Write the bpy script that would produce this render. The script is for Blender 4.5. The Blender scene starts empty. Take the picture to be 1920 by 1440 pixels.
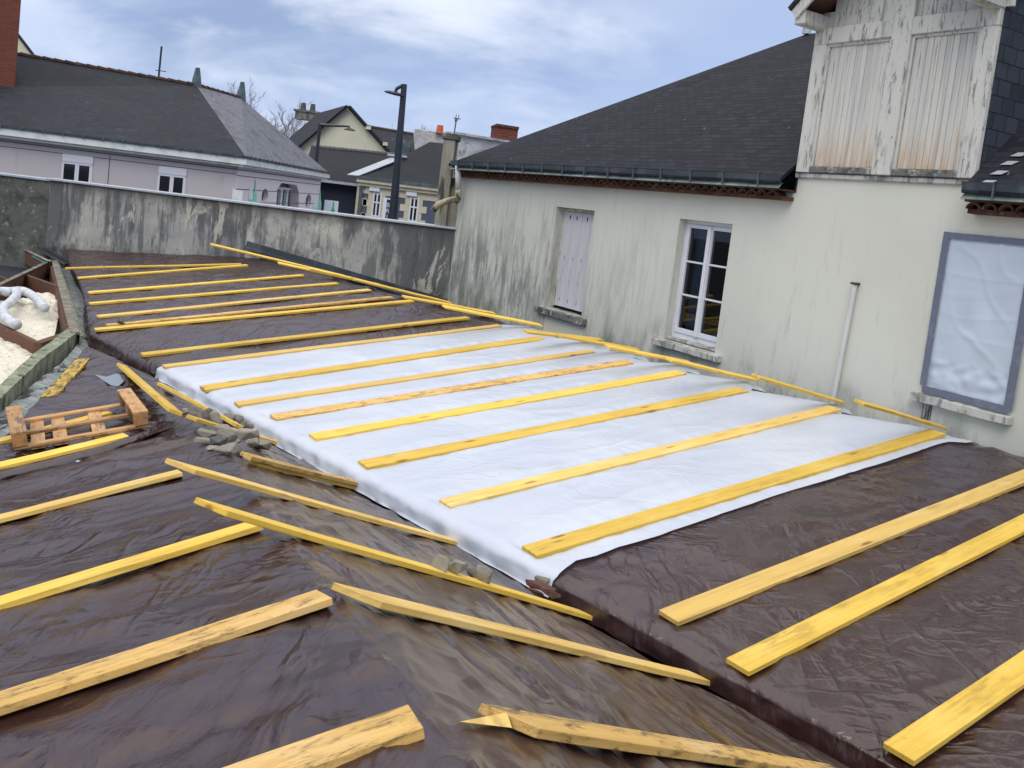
import bpy, bmesh, math, random
import numpy as np
from mathutils import Vector, Matrix, noise
random.seed(7)
C = bpy.context.scene.collection
PI = math.pi
V = lambda *a: Vector(a)

# ---------------------------------------------------------------- camera
FPX, PX, PY = 1700.0, 960.0, 534.0
down = Vector((-2360.0, 19766.0, FPX)).normalized()      # image direction in which plumb lines meet
upc = -down
fwd = (V(0, 0, 1) - upc * upc.z).normalized()
rgt = fwd.cross(upc)
if rgt.x < 0: rgt = -rgt
MW = Matrix((rgt, fwd, upc))                              # camera (x right, y down, z forward) -> world, eye at the origin
cam_d = bpy.data.cameras.new('camera')
cam = bpy.data.objects.new('camera', cam_d); C.objects.link(cam)
cx, cy, cz = MW @ V(1, 0, 0), MW @ V(0, -1, 0), MW @ V(0, 0, -1)
cam.matrix_world = Matrix(((cx.x, cy.x, cz.x, 0), (cx.y, cy.y, cz.y, 0), (cx.z, cy.z, cz.z, 0), (0, 0, 0, 1)))
cam_d.sensor_width = 36; cam_d.lens = FPX / 1920 * 36
cam_d.shift_y = -(720 - PY) / 1920
cam_d.clip_start = .05; cam_d.clip_end = 2000
bpy.context.scene.camera = cam

# ---------------------------------------------------------------- light
SUN_EL, SUN_AZ = math.radians(50), math.radians(196)      # azimuth clockwise from +Y
sv = bpy.context.scene.view_settings
sv.view_transform = 'Standard'; sv.look = 'None'; sv.gamma = 1; sv.use_curve_mapping = False
sv.exposure = 0.62
sd = bpy.data.lights.new('sun', 'SUN'); sd.energy = .85; sd.angle = math.radians(40); sd.color = (1, .96, .9)
so = bpy.data.objects.new('sun', sd); C.objects.link(so)
sdir = V(math.sin(SUN_AZ) * math.cos(SUN_EL), math.cos(SUN_AZ) * math.cos(SUN_EL), math.sin(SUN_EL))
so.rotation_euler = sdir.to_track_quat('Z', 'Y').to_euler()
w = bpy.data.worlds.new('World'); bpy.context.scene.world = w; w.use_nodes = True
nt = w.node_tree; nt.nodes.clear()
def wn(t, **k):
    n = nt.nodes.new(t)
    for a, b in k.items(): setattr(n, a, b)
    return n
out = wn('ShaderNodeOutputWorld'); bg = wn('ShaderNodeBackground')
sky = wn('ShaderNodeTexSky', sky_type='NISHITA', sun_disc=False, sun_elevation=SUN_EL, sun_rotation=SUN_AZ)
tc = wn('ShaderNodeTexCoord'); sep = wn('ShaderNodeSeparateXYZ'); nt.links.new(tc.outputs['Generated'], sep.inputs[0])
def wmath(op, a, b=0.0, clamp=False):
    n = wn('ShaderNodeMath', operation=op, use_clamp=clamp)
    for i, x in enumerate((a, b)):
        if isinstance(x, (int, float)): n.inputs[i].default_value = x
        else: nt.links.new(x, n.inputs[i])
    return n.outputs[0]
zz = wmath('ADD', wmath('MAXIMUM', sep.outputs[2], 0.0), .32)
cmb = wn('ShaderNodeCombineXYZ')
nt.links.new(wmath('DIVIDE', sep.outputs[0], zz), cmb.inputs[0]); nt.links.new(wmath('DIVIDE', sep.outputs[1], zz), cmb.inputs[1])
def wnoise(sc, det, rough, dist, off, lo, hi):
    mp = wn('ShaderNodeMapping'); mp.inputs['Scale'].default_value = sc; mp.inputs['Location'].default_value = off
    nt.links.new(cmb.outputs[0], mp.inputs[0])
    nz = wn('ShaderNodeTexNoise'); nz.inputs['Scale'].default_value = 1; nz.inputs['Detail'].default_value = det
    nz.inputs['Roughness'].default_value = rough; nz.inputs['Distortion'].default_value = dist
    nt.links.new(mp.outputs[0], nz.inputs[0])
    r = wn('ShaderNodeMapRange', interpolation_type='SMOOTHSTEP'); r.inputs[1].default_value = lo; r.inputs[2].default_value = hi
    nt.links.new(nz.outputs[0], r.inputs[0]); return r.outputs[0]
def wmix(f, a, b):
    m = wn('ShaderNodeMix', data_type='RGBA')
    if isinstance(f, float): m.inputs[0].default_value = f
    else: nt.links.new(f, m.inputs[0])
    for i, x in ((6, a), (7, b)):
        if isinstance(x, tuple): m.inputs[i].default_value = (*x, 1)
        else: nt.links.new(x, m.inputs[i])
    return m.outputs[2]
n1 = wnoise((1.2, 1.6, 1), 6, .56, .3, (3.1, .4, 0), .30, .54)
n2 = wnoise((1.9, 2.3, 1), 6, .56, .3, (7.7, 2.4, 0), .42, .70)
n3 = wnoise((.7, 1.4, 1), 3, .5, .2, (1.9, 5.4, 0), .38, .62)
cl = wmix(n1, (2.5, 3.3, 5.2), (4.6, 5.3, 7.0))            # blue-grey undersides to pale cloud
cl = wmix(wmath('MULTIPLY', n2, .75), cl, (8.2, 8.6, 9.4))
cl = wmix(wmath('MULTIPLY', n3, .5), cl, (2.4, 3.5, 6.2))
zen = wn('ShaderNodeMapRange', interpolation_type='SMOOTHSTEP'); zen.inputs[1].default_value = .38; zen.inputs[2].default_value = .85
nt.links.new(sep.outputs[2], zen.inputs[0])
cl = wmix(zen.outputs[0], cl, (13.5, 13.0, 12.7))          # thinner, brighter cloud overhead
fin = wmix(.90, sky.outputs[0], cl)
nt.links.new(fin, bg.inputs[0]); bg.inputs[1].default_value = .085
nt.links.new(bg.outputs[0], out.inputs[0])

# ---------------------------------------------------------------- pixel rays and planes (eye at the origin)
def ray(px, py): return MW @ V((px - PX) / FPX, (py - PY) / FPX, 1)
class Plane:
    def __init__(s, p, d1, d2=None, n=None):
        s.n = (n if n is not None else d1.cross(d2)).normalized(); s.p = p.copy(); s.d = s.n.dot(p)
    def hit(s, px, py, off=0.0):
        r = ray(px, py); return r * ((s.d + off) / s.n.dot(r))
    def z(s, x, y): return (s.d - s.n.x * x - s.n.y * y) / s.n.z
UP = V(0, 0, 1)
def atz(px, py, z): r = ray(px, py); return r * (z / r.z)
def aty(px, py, y): r = ray(px, py); return r * (y / r.y)
d1 = ray(-82, 264); d1.z = 0; d1.normalize()              # along the big house wall, away from the eye
dn = -d1
nw = V(d1.y, -d1.x, 0)                                    # into the wall
if nw.x < 0: nw = -nw
TW = 7.83866
W0 = ray(1272, 640); TW = 11.414 * W0.dot(nw)
def HP(s, z, off=0.0): return dn * s + nw * (TW - off) + UP * z
def hpx(px, py, off=0.0):
    r = ray(px, py); p = r * ((TW - off) / r.dot(nw)); return p.dot(dn), p.z
ZG = -4.6
ZR, ZE = -1.48, -2.02
RA, RB = aty(465, 475, 17.34), None
RA = V(-5.10, 17.34, ZR); RB = V(3.88, 7.83, ZR)
ea = (RA - RB).normalized(); eb = V(ea.y, -ea.x, 0)
if eb.x < 0: eb = -eb
PA = Plane(RA, RB - RA, ray(3300, 320))
if PA.n.z < 0: PA = Plane(RA, None, n=-PA.n)
bR = RA.dot(eb)
bE = bR - (ZR - ZE) / (-(PA.n.dot(eb)) / PA.n.z)
BK = math.tan(math.radians(14))
PK = Plane(RA, None, n=(UP + eb * BK))                    # rear slope beyond the ridge
zA = lambda x, y: PA.z(x, y)
e0 = PA.hit(1040, 1088) - UP * .125
PR = Plane(e0, ea, ray(2680, 1613));  PR = PR if PR.n.z > 0 else Plane(e0, None, n=-PR.n)
hipd = (PR.hit(375, 790) - PR.hit(870, 1440)).normalized()
PL = Plane(PR.hit(620, 1100), hipd, ray(3120, 133)); PL = PL if PL.n.z > 0 else Plane(PL.p, None, n=-PL.n)
rdg = PR.hit(375, 790); apex = PR.hit(165, 650)
q0 = PL.hit(0, 900); PH = Plane(rdg, apex - rdg, q0 - rdg); PH = PH if PH.n.z > 0 else Plane(rdg, None, n=-PH.n)
PQ = PR
crn = V(-(q0 - rdg).y, (q0 - rdg).x, 0); crn = crn if crn.dot(apex - rdg) > 0 else -crn
far_ = lambda x, y: crn.x * (x - rdg.x) + crn.y * (y - rdg.y) > 0
zLH = lambda x, y: PH.z(x, y) if far_(x, y) else PL.z(x, y)
zB = lambda x, y: min(PR.z(x, y), zLH(x, y))

# ---------------------------------------------------------------- object helpers
def tag(o, label=None, cat=None, group=None, kind=None):
    if label: o['label'] = label
    if cat: o['category'] = cat
    if group: o['group'] = group
    if kind: o['kind'] = kind
    return o
def empty(name, loc, label=None, cat=None, group=None):
    o = bpy.data.objects.new(name, None); C.objects.link(o); o.location = loc; o.empty_display_size = .2
    return tag(o, label, cat, group)
def setparent(o, p):
    if p is not None:
        o.parent = p; 
        q = p; off = V(0, 0, 0)
        while q is not None: off += q.location; q = q.parent
        o.location = o.location - off
class MB:
    def __init__(s): s.v = []; s.f = []; s.sm = False
    def face(s, pts):
        i = len(s.v); s.v += [Vector(p) for p in pts]; s.f.append(list(range(i, i + len(pts)))); return s
    def add(s, vs, fs):
        i = len(s.v); s.v += [Vector(p) for p in vs]; s.f += [[a + i for a in f] for f in fs]; return s
    def box(s, c, ax, ay, az):                            # centre and three half vectors
        c, ax, ay, az = map(Vector, (c, ax, ay, az))
        vs = [c + ax * i + ay * j + az * k for i in (-1, 1) for j in (-1, 1) for k in (-1, 1)]
        fs = [[0, 1, 3, 2], [4, 6, 7, 5], [0, 4, 5, 1], [2, 3, 7, 6], [0, 2, 6, 4], [1, 5, 7, 3]]
        if ax.cross(ay).dot(az) < 0: fs = [f[::-1] for f in fs]
        return s.add(vs, fs)
    def beam(s, a, b, w, h, up=UP, drop=False):           # box from a to b; drop: a and b lie on its top face
        a, b = Vector(a), Vector(b); d = b - a; side = d.cross(up).normalized(); u = side.cross(d).normalized()
        c = (a + b) / 2 - (u * h / 2 if drop else V(0, 0, 0))
        return s.box(c, d / 2, side * w / 2, u * h / 2)
    def prism(s, poly, ex):                               # polygon and extrusion vector
        n = len(poly); a = [Vector(p) for p in poly]; b = [p + ex for p in a]
        fs = [list(range(n))[::-1], list(range(n, 2 * n))] + [[i, (i + 1) % n, (i + 1) % n + n, i + n] for i in range(n)]
        return s.add(a + b, fs)
    def tube(s, pts, rad, seg=8, caps=True):
        pts = [Vector(p) for p in pts]; n = len(pts); rads = rad if isinstance(rad, (list, tuple)) else [rad] * n
        vs = []; prev = None
        for i, p in enumerate(pts):
            d = (pts[min(i + 1, n - 1)] - pts[max(i - 1, 0)]).normalized()
            ref = prev if prev is not None else (UP if abs(d.z) < .9 else V(1, 0, 0))
            x = (ref - d * ref.dot(d)).normalized(); prev = x; y = d.cross(x)
            vs += [p + (x * math.cos(2 * PI * k / seg) + y * math.sin(2 * PI * k / seg)) * rads[i] for k in range(seg)]
        fs = [[i * seg + k, i * seg + (k + 1) % seg, (i + 1) * seg + (k + 1) % seg, (i + 1) * seg + k] for i in range(n - 1) for k in range(seg)]
        if caps: fs += [list(range(seg))[::-1], [(n - 1) * seg + k for k in range(seg)]]
        return s.add(vs, fs)
    def build(s, name, mat, parent=None, origin=None, smooth=False, bevel=0, local=None, fix=True):
        me = bpy.data.meshes.new(name)
        if origin is None:
            o = V(0, 0, 0)
            for p in s.v: o += p
            origin = o / len(s.v)
            if parent is None: origin.z = min(p.z for p in s.v)
        origin = Vector(origin)
        me.from_pydata([p - origin for p in s.v], [], s.f); me.update()
        bm = bmesh.new(); bm.from_mesh(me)
        if bevel or fix:
            bmesh.ops.remove_doubles(bm, verts=bm.verts, dist=1e-5)
            bmesh.ops.recalc_face_normals(bm, faces=bm.faces)
        if bevel: bmesh.ops.bevel(bm, geom=bm.edges[:], offset=bevel, segments=1, affect='EDGES', clamp_overlap=True)
        uvl = bm.loops.layers.uv.new('uv')
        for f in bm.faces:
            n = f.normal
            u = V(1, 0, 0) if abs(n.z) > .999 else UP.cross(n).normalized()
            v = n.cross(u)
            for l in f.loops:
                p = l.vert.co + origin; l[uvl].uv = (p.dot(u), p.dot(v))
            f.smooth = smooth
        bm.to_mesh(me); bm.free()
        me.materials.append(mat)
        o = bpy.data.objects.new(name, me); C.objects.link(o); o.location = origin
        setparent(o, parent)
        return o

# ---------------------------------------------------------------- materials
def mk(name, base, rough=.7, layers=(), bumps=(), spec=.4, metal=0, rand=0, coat=0, hook=None, trans=0):
    m = bpy.data.materials.new(name); m.use_nodes = True; t = m.node_tree; N = t.nodes; L = t.links
    b = N['Principled BSDF']; b.inputs['Specular IOR Level'].default_value = spec; b.inputs['Metallic'].default_value = metal
    if coat: b.inputs['Coat Weight'].default_value = coat; b.inputs['Coat Roughness'].default_value = .15
    tc = N.new('ShaderNodeTexCoord'); oi = N.new('ShaderNodeObjectInfo')
    def math_(op, a, c=0.0, clamp=False):
        n = N.new('ShaderNodeMath'); n.operation = op; n.use_clamp = clamp
        for i, x in enumerate((a, c)):
            if isinstance(x, (int, float)): n.inputs[i].default_value = x
            else: L.new(x, n.inputs[i])
        return n.outputs[0]
    def mask(sp):
        if isinstance(sp, list):
            r = mask(sp[0])
            for q in sp[1:]: r = math_('MULTIPLY', r, mask(q))
            return r
        ty = sp.get('t', 'noise'); co = tc.outputs[sp.get('c', 'Object')]
        mp = N.new('ShaderNodeMapping'); mp.inputs['Scale'].default_value = sp.get('s', (1, 1, 1))
        mp.inputs['Rotation'].default_value = sp.get('rot', (0, 0, 0)); mp.inputs['Location'].default_value = sp.get('o', (0, 0, 0))
        if 'pre' in sp:
            m0 = N.new('ShaderNodeMapping'); m0.inputs['Rotation'].default_value = (0, 0, sp['pre']); L.new(co, m0.inputs[0]); co = m0.outputs[0]
        L.new(co, mp.inputs[0]); vec = mp.outputs[0]
        if sp.get('ro', 0):
            va = N.new('ShaderNodeVectorMath'); va.operation = 'ADD'; L.new(vec, va.inputs[0])
            L.new(math_('MULTIPLY', oi.outputs['Random'], 57.0), va.inputs[1]); vec = va.outputs[0]
        if ty == 'noise':
            n = N.new('ShaderNodeTexNoise'); n.inputs['Scale'].default_value = 1
            n.inputs['Detail'].default_value = sp.get('d', 4); n.inputs['Roughness'].default_value = sp.get('r', .55)
            n.inputs['Distortion'].default_value = sp.get('w', 0); L.new(vec, n.inputs[0]); o = n.outputs[0]
        elif ty == 'ridge':
            n = N.new('ShaderNodeTexNoise'); n.inputs['Scale'].default_value = 1
            n.inputs['Detail'].default_value = sp.get('d', 2); n.inputs['Roughness'].default_value = sp.get('r', .5)
            n.inputs['Distortion'].default_value = sp.get('w', .4); L.new(vec, n.inputs[0])
            o = math_('SUBTRACT', 1.0, math_('MULTIPLY', math_('ABSOLUTE', math_('SUBTRACT', n.outputs[0], .5)), sp.get('k', 8.0)), True)
        elif ty == 'vor':
            n = N.new('ShaderNodeTexVoronoi'); n.inputs['Scale'].default_value = 1; n.feature = sp.get('f', 'F1')
            n.inputs['Randomness'].default_value = sp.get('rn', 1); L.new(vec, n.inputs[0]); o = n.outputs['Distance']
        elif ty == 'vcol':
            n = N.new('ShaderNodeTexVoronoi'); n.inputs['Scale'].default_value = 1; L.new(vec, n.inputs[0])
            sx = N.new('ShaderNodeSeparateColor'); L.new(n.outputs['Color'], sx.inputs[0]); o = sx.outputs[0]
        elif ty == 'wave':
            n = N.new('ShaderNodeTexWave'); n.inputs['Scale'].default_value = 1; n.bands_direction = sp.get('b', 'X')
            n.inputs['Distortion'].default_value = sp.get('w', 2); n.inputs['Detail'].default_value = sp.get('d', 2)
            n.inputs['Detail Scale'].default_value = sp.get('ds', 1.0); L.new(vec, n.inputs[0]); o = n.outputs['Fac']
        elif ty in ('brick', 'bcol'):
            n = N.new('ShaderNodeTexBrick'); n.inputs['Scale'].default_value = 1; n.inputs['Mortar Size'].default_value = sp.get('m', .02)
            n.inputs['Mortar Smooth'].default_value = sp.get('ms', .1)
            n.inputs['Brick Width'].default_value = sp.get('bw', .22); n.inputs['Row Height'].default_value = sp.get('bh', .1); n.offset = .5
            n.inputs['Color1'].default_value = (0, 0, 0, 1); n.inputs['Color2'].default_value = (1, 1, 1, 1); n.inputs['Mortar'].default_value = (.5, .5, .5, 1)
            L.new(vec, n.inputs[0])
            if ty == 'brick': o = n.outputs['Fac']
            else:
                sx = N.new('ShaderNodeSeparateColor'); L.new(n.outputs['Color'], sx.inputs[0]); o = sx.outputs[0]
        elif ty == 'saw':                                 # overlapping courses: height falls along v inside every row
            sx = N.new('ShaderNodeSeparateXYZ'); L.new(vec, sx.inputs[0]); o = math_('FRACT', sx.outputs[sp.get('a', 1)])
        elif ty == 'axis':
            sx = N.new('ShaderNodeSeparateXYZ'); L.new(vec, sx.inputs[0]); o = sx.outputs[sp.get('a', 2)]
            if sp.get('nz'):
                q = N.new('ShaderNodeTexNoise'); q.inputs['Scale'].default_value = 1; q.inputs['Detail'].default_value = 5
                m2 = N.new('ShaderNodeMapping'); m2.inputs['Scale'].default_value = sp.get('ns', (1, 1, 1)); L.new(co, m2.inputs[0]); L.new(m2.outputs[0], q.inputs[0])
                o = math_('ADD', o, math_('MULTIPLY', math_('SUBTRACT', q.outputs[0], .5), sp['nz']))
        elif ty == 'rand': o = oi.outputs['Random']
        if 'lo' in sp:
            r = N.new('ShaderNodeMapRange'); r.interpolation_type = 'SMOOTHSTEP' if sp.get('sm', 1) else 'LINEAR'
            lo, hi = sp['lo'], sp['hi']
            if lo > hi: r.inputs[1].default_value = hi; r.inputs[2].default_value = lo; r.inputs[3].default_value = 1; r.inputs[4].default_value = 0
            else: r.inputs[1].default_value = lo; r.inputs[2].default_value = hi
            L.new(o, r.inputs[0]); o = r.outputs[0]
        return o
    rgb = N.new('ShaderNodeRGB'); rgb.outputs[0].default_value = (*base, 1); col = rgb.outputs[0]
    rv = N.new('ShaderNodeValue'); rv.outputs[0].default_value = rough; rr = rv.outputs[0]
    for ly in layers:
        sp, c, r, st = (list(ly) + [None, 1])[:4] if len(ly) < 4 else ly
        f = mask(sp)
        f = math_('MULTIPLY', f, 1.0 if st is None else st)
        if c is not None:
            x = N.new('ShaderNodeMix'); x.data_type = 'RGBA'; L.new(f, x.inputs[0]); L.new(col, x.inputs[6]); x.inputs[7].default_value = (*c, 1); col = x.outputs[2]
        if r is not None:
            x = N.new('ShaderNodeMix'); x.data_type = 'FLOAT'; L.new(f, x.inputs[0]); L.new(rr, x.inputs[2]); x.inputs[3].default_value = r; rr = x.outputs[0]
    if rand:
        h = N.new('ShaderNodeHueSaturation'); L.new(col, h.inputs['Color'])
        L.new(math_('ADD', math_('MULTIPLY', math_('SUBTRACT', oi.outputs['Random'], .5), rand), 1.0), h.inputs['Value']); col = h.outputs[0]
    L.new(col, b.inputs['Base Color']); L.new(rr, b.inputs['Roughness'])
    prev = None
    for sp, st, di in bumps:
        bp = N.new('ShaderNodeBump'); bp.inputs['Strength'].default_value = st; bp.inputs['Distance'].default_value = di
        L.new(mask(sp), bp.inputs['Height'])
        if prev is not None: L.new(prev, bp.inputs['Normal'])
        prev = bp.outputs[0]
    if prev is not None: L.new(prev, b.inputs['Normal'])
    if trans:
        tl = N.new('ShaderNodeBsdfTranslucent'); L.new(col, tl.inputs[0]); ms = N.new('ShaderNodeMixShader'); ms.inputs[0].default_value = trans
        L.new(b.outputs[0], ms.inputs[1]); L.new(tl.outputs[0], ms.inputs[2]); L.new(ms.outputs[0], N['Material Output'].inputs[0])
    return m
n_ = lambda s, lo=None, hi=None, **k: dict(dict(s=s if isinstance(s, tuple) else (s, s, s)), **({} if lo is None else dict(lo=lo, hi=hi)), **k)
M = {}
def wood(name, base, dirt, dst, rough=.6, rand=.42, extra=()):
    return mk(name, base, rough, [
        (n_((1.3, 30, 30), .35, .75, ro=1, d=5, w=1.2), tuple(c * .66 for c in base), None, .65),
        (dict(t='vor', s=(2.2, 9, 9), ro=1, lo=.17, hi=.07), (.26, .11, .03), None, .85),
        (n_((2.5, 6, 6), .45, .75, ro=1, d=6), (min(.9, base[0] * 1.08), min(.8, base[1] * 1.22), base[2] * 2.1), None, .6),
        (n_((8, 26, 26), .66 - dst * .24, .78 - dst * .18, ro=1, d=9, r=.78, w=.4), dirt, None, min(1, dst + .15)),
        ([n_((1.2, 5, 5), .5, .66, ro=1, d=4), n_((6, 40, 40), .42, .6, ro=1, d=6)], tuple(c * .6 for c in dirt), None, dst * .9),
        *extra],
        [(n_((3, 60, 60), ro=1, d=4), .6, .003), (n_((9, 30, 30), ro=1, d=5), .3, .003)], spec=.3, rand=rand)
M['board'] = wood('yellow_board', (.80, .53, .085), (.30, .17, .05), .42)
M['board_pale'] = wood('pale_board', (.80, .54, .15), (.26, .15, .06), .38)
M['board_dirty'] = wood('dirty_board', (.68, .43, .13), (.10, .065, .03), .72)
M['board_mud'] = wood('muddy_board', (.60, .40, .07), (.06, .045, .025), .95)
M['pallet'] = wood('pallet_wood', (.50, .29, .12), (.12, .07, .035), .72)
M['block'] = wood('pallet_block', (.38, .20, .08), (.10, .05, .03), .6)
M['rafter'] = wood('rafter', (.115, .055, .032), (.06, .03, .02), .5, .8)
M['oldtop'] = wood('weathered_wood', (.32, .29, .22), (.05, .045, .035), .85, .9)
brown = (.036, .0155, .0145)
crum = [(dict(t='noise', s=(2.6, 1.8, 2), d=4, r=.55, w=.8), .7, .034), (dict(t='noise', s=(8, 5, 3), d=6, r=.66, w=.8), .6, .013),
        ([dict(t='ridge', s=(3.4, 1.5, 1), rot=(0, 0, .55), d=3, w=.5, k=16.), n_((1.1, 1.1, 1.1), .40, .56, d=3)], .8, .010),
        ([dict(t='ridge', s=(1.8, 5.2, 1), rot=(0, 0, -.2), d=3, w=.5, k=15.), n_((1.3, 1.3, 1.1), .46, .60, d=3, o=(5, 5, 5))], .8, .007)]
M['tarp'] = mk('brown_tarp', brown, .24, [
    (n_(1.6, .45, .7, d=5), (.046, .027, .028), .38, .7),
    (n_((5, 11, 4), .55, .8, d=7, r=.7), (.075, .060, .056), .44, .30),
    (n_(.9, .52, .64, d=4, o=(4, 2, 0)), (.034, .013, .009), .22, .9),
    (n_((2.4, 3.0, 2), .60, .66, d=5, o=(8, 2, 0)), (.020, .010, .009), .5, .8),
    (dict(t='vor', s=(14, 14, 14), lo=.07, hi=.03), (.02, .015, .01), None, .5)], crum, spec=.75)
M['tarpfar'] = mk('brown_tarp_creased', brown, .26, [
    (n_((2, 5, 3), .45, .7, d=6), (.052, .031, .034), .40, .7),
    (n_(.9, .5, .68, d=3, o=(9, 2, 0)), (.036, .015, .010), .3, .8)],
    [(dict(t='ridge', s=(3.5, 1.1, 1), rot=(0, 0, .75), d=3, w=1.0, k=8.), .6, .016), (dict(t='noise', s=(7, 3, 3), rot=(0, 0, .8), d=4, w=1.2), .5, .010), ([dict(t='ridge', s=(5, 1.8, 2), rot=(0, 0, .75), d=3, w=1.0, k=12.), n_((1.1, 1.1, 1.1), .42, .56, d=3)], .9, .012)], spec=.65)
M['tarpR'] = mk('dusty_tarp_highlights', (.040, .021, .017), .26, [
    (n_((1.3, 1.3, 1.3), .42, .66, d=4), (.058, .038, .032), .38, .8),
    ([dict(t='ridge', pre=-1.90, s=(1.1, 2.6, 2), d=2, r=.4, w=.8, k=9.), n_((1.0, 1.0, 1.0), .46, .60, d=2, o=(7, 1, 1))], (.24, .175, .12), .36, .36),  # beige highlights of the folds painted along the ridges, here and in the next layer
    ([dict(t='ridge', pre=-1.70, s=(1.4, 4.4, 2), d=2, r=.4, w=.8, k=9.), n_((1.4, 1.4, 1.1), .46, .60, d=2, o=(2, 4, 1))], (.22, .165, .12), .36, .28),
    (n_(.9, .52, .64, d=4, o=(4, 2, 0)), (.050, .020, .010), .20, .8)],
    [([dict(t='ridge', pre=-1.90, s=(1.1, 2.6, 2), d=2, r=.4, w=.8, k=6.)], .9, .020), ([dict(t='ridge', pre=-1.70, s=(1.4, 4.4, 2), d=2, r=.4, w=.8, k=7.)], .8, .010),
     (n_((6, 5, 3), d=5, r=.6), .5, .009), ([dict(t='ridge', s=(3.4, 2.4, 1), d=3, w=.5, k=15.), n_((1.3, 1.3, 1.1), .46, .60, d=3, o=(5, 5, 5))], .8, .006)], spec=.75)
M['white'] = mk('white_sheet', (.57, .625, .725), .28, [
    (n_(1.1, .42, .7, d=5), (.65, .695, .76), .38, .8),
    (n_((2.5, 5, 3), .6, .8, d=6), (.50, .52, .55), .3, .5)],
    [(dict(t='noise', s=(1.4, 2.2, 1), d=3, w=1.2), .5, .020), (dict(t='ridge', s=(2.2, 3.0, 3), d=1, w=.6, k=16.), .35, .004), ([dict(t='ridge', s=(4, 3, 3), d=2, w=.5, k=18.), n_((1.3, 1.3, 1), .50, .62, d=3)], .55, .004),
     (dict(t='brick', s=(1, 1, 1), rot=(0, 0, .76), bw=1.05, bh=.52, m=.012, ms=1), .3, .004)], spec=.5, trans=.12)
M['film'] = mk('window_film', (.50, .58, .66), .3, [
    (n_(1.7, .42, .7, d=4), (.56, .63, .71), .4, .8)],
    [(dict(t='ridge', s=(.5, .5, 2.6), rot=(.5, .5, 0), d=2, w=.4, k=9.), .35, .010)], spec=.5)
M['tape'] = mk('grey_tape', (.13, .15, .21), .38, [(n_(12, .5, .7), (.2, .22, .28), .5, .6)], [(n_((8, 8, 25), d=4), .4, .004)], spec=.5)
def slate(name, a, b, c, bw=.22, bh=.11, spk=.35, extra=()):
    return mk(name, a, .68, [
        (dict(t='bcol', c='UV', bw=bw, bh=bh, m=.006, lo=0, hi=1, sm=0), b, .75, .8),
        (n_((.8, .8, .8), .45, .7, d=6), c, .7, .55),
        (n_((2.2, 2.2, 6), .5, .75, d=7, r=.7), tuple(x * .55 for x in a), None, .7),
        (n_((13, 13, 8), .73, .76, d=3), (.32, .32, .28), .8, spk * .7),
        *extra,
        (dict(t='brick', c='UV', bw=bw, bh=bh, m=.006, ms=.3), (.008, .008, .010), .8, .85)],
        [(dict(t='brick', c='UV', bw=bw, bh=bh, m=.006, ms=.4, lo=1, hi=0), .6, .006), (dict(t='saw', c='UV', s=(1, 1 / bh, 1)), .45, .010),
         (dict(t='bcol', c='UV', bw=bw, bh=bh, m=.006), .5, .006), (n_(22, d=4), .3, .003)], spec=.22)
M['slate'] = slate('slate', (.010, .011, .016), (.032, .036, .047), (.018, .019, .024), spk=1.2, bw=.18, bh=.085)
M['cheek'] = slate('slate_cladding', (.028, .037, .050), (.055, .068, .088), (.04, .05, .062), bw=.2, bh=.15, spk=.0)
M['slateP'] = slate('old_slate', (.015, .018, .025), (.036, .042, .055), (.030, .034, .042), spk=.5, extra=[
    (n_((.5, .5, .35), .5, .68, d=5), (.020, .021, .024), .7, .8), (n_((1.5, 1.5, 1.5), .62, .72, d=7, o=(3, 1, 0)), (.11, .112, .095), .8, .5)])
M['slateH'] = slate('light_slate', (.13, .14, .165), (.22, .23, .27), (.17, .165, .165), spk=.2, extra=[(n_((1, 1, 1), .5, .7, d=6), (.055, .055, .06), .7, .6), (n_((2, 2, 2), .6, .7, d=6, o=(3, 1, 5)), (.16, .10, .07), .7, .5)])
M['slateB'] = slate('dark_slate', (.013, .015, .021), (.028, .031, .040), (.024, .025, .030), spk=.3)
M['brick'] = mk('brick', (.20, .055, .032), .85, [(dict(t='bcol', c='UV', bw=.22, bh=.065, m=.008), (.13, .035, .022), None, .8), (n_(3, .5, .7, d=6), (.14, .05, .04), None, .6),
    (dict(t='brick', c='UV', bw=.22, bh=.065, m=.008), (.20, .15, .12), .95, .5)], [(dict(t='brick', c='UV', bw=.22, bh=.065, m=.008, lo=1, hi=0), .6, .008)], spec=.2)
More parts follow.
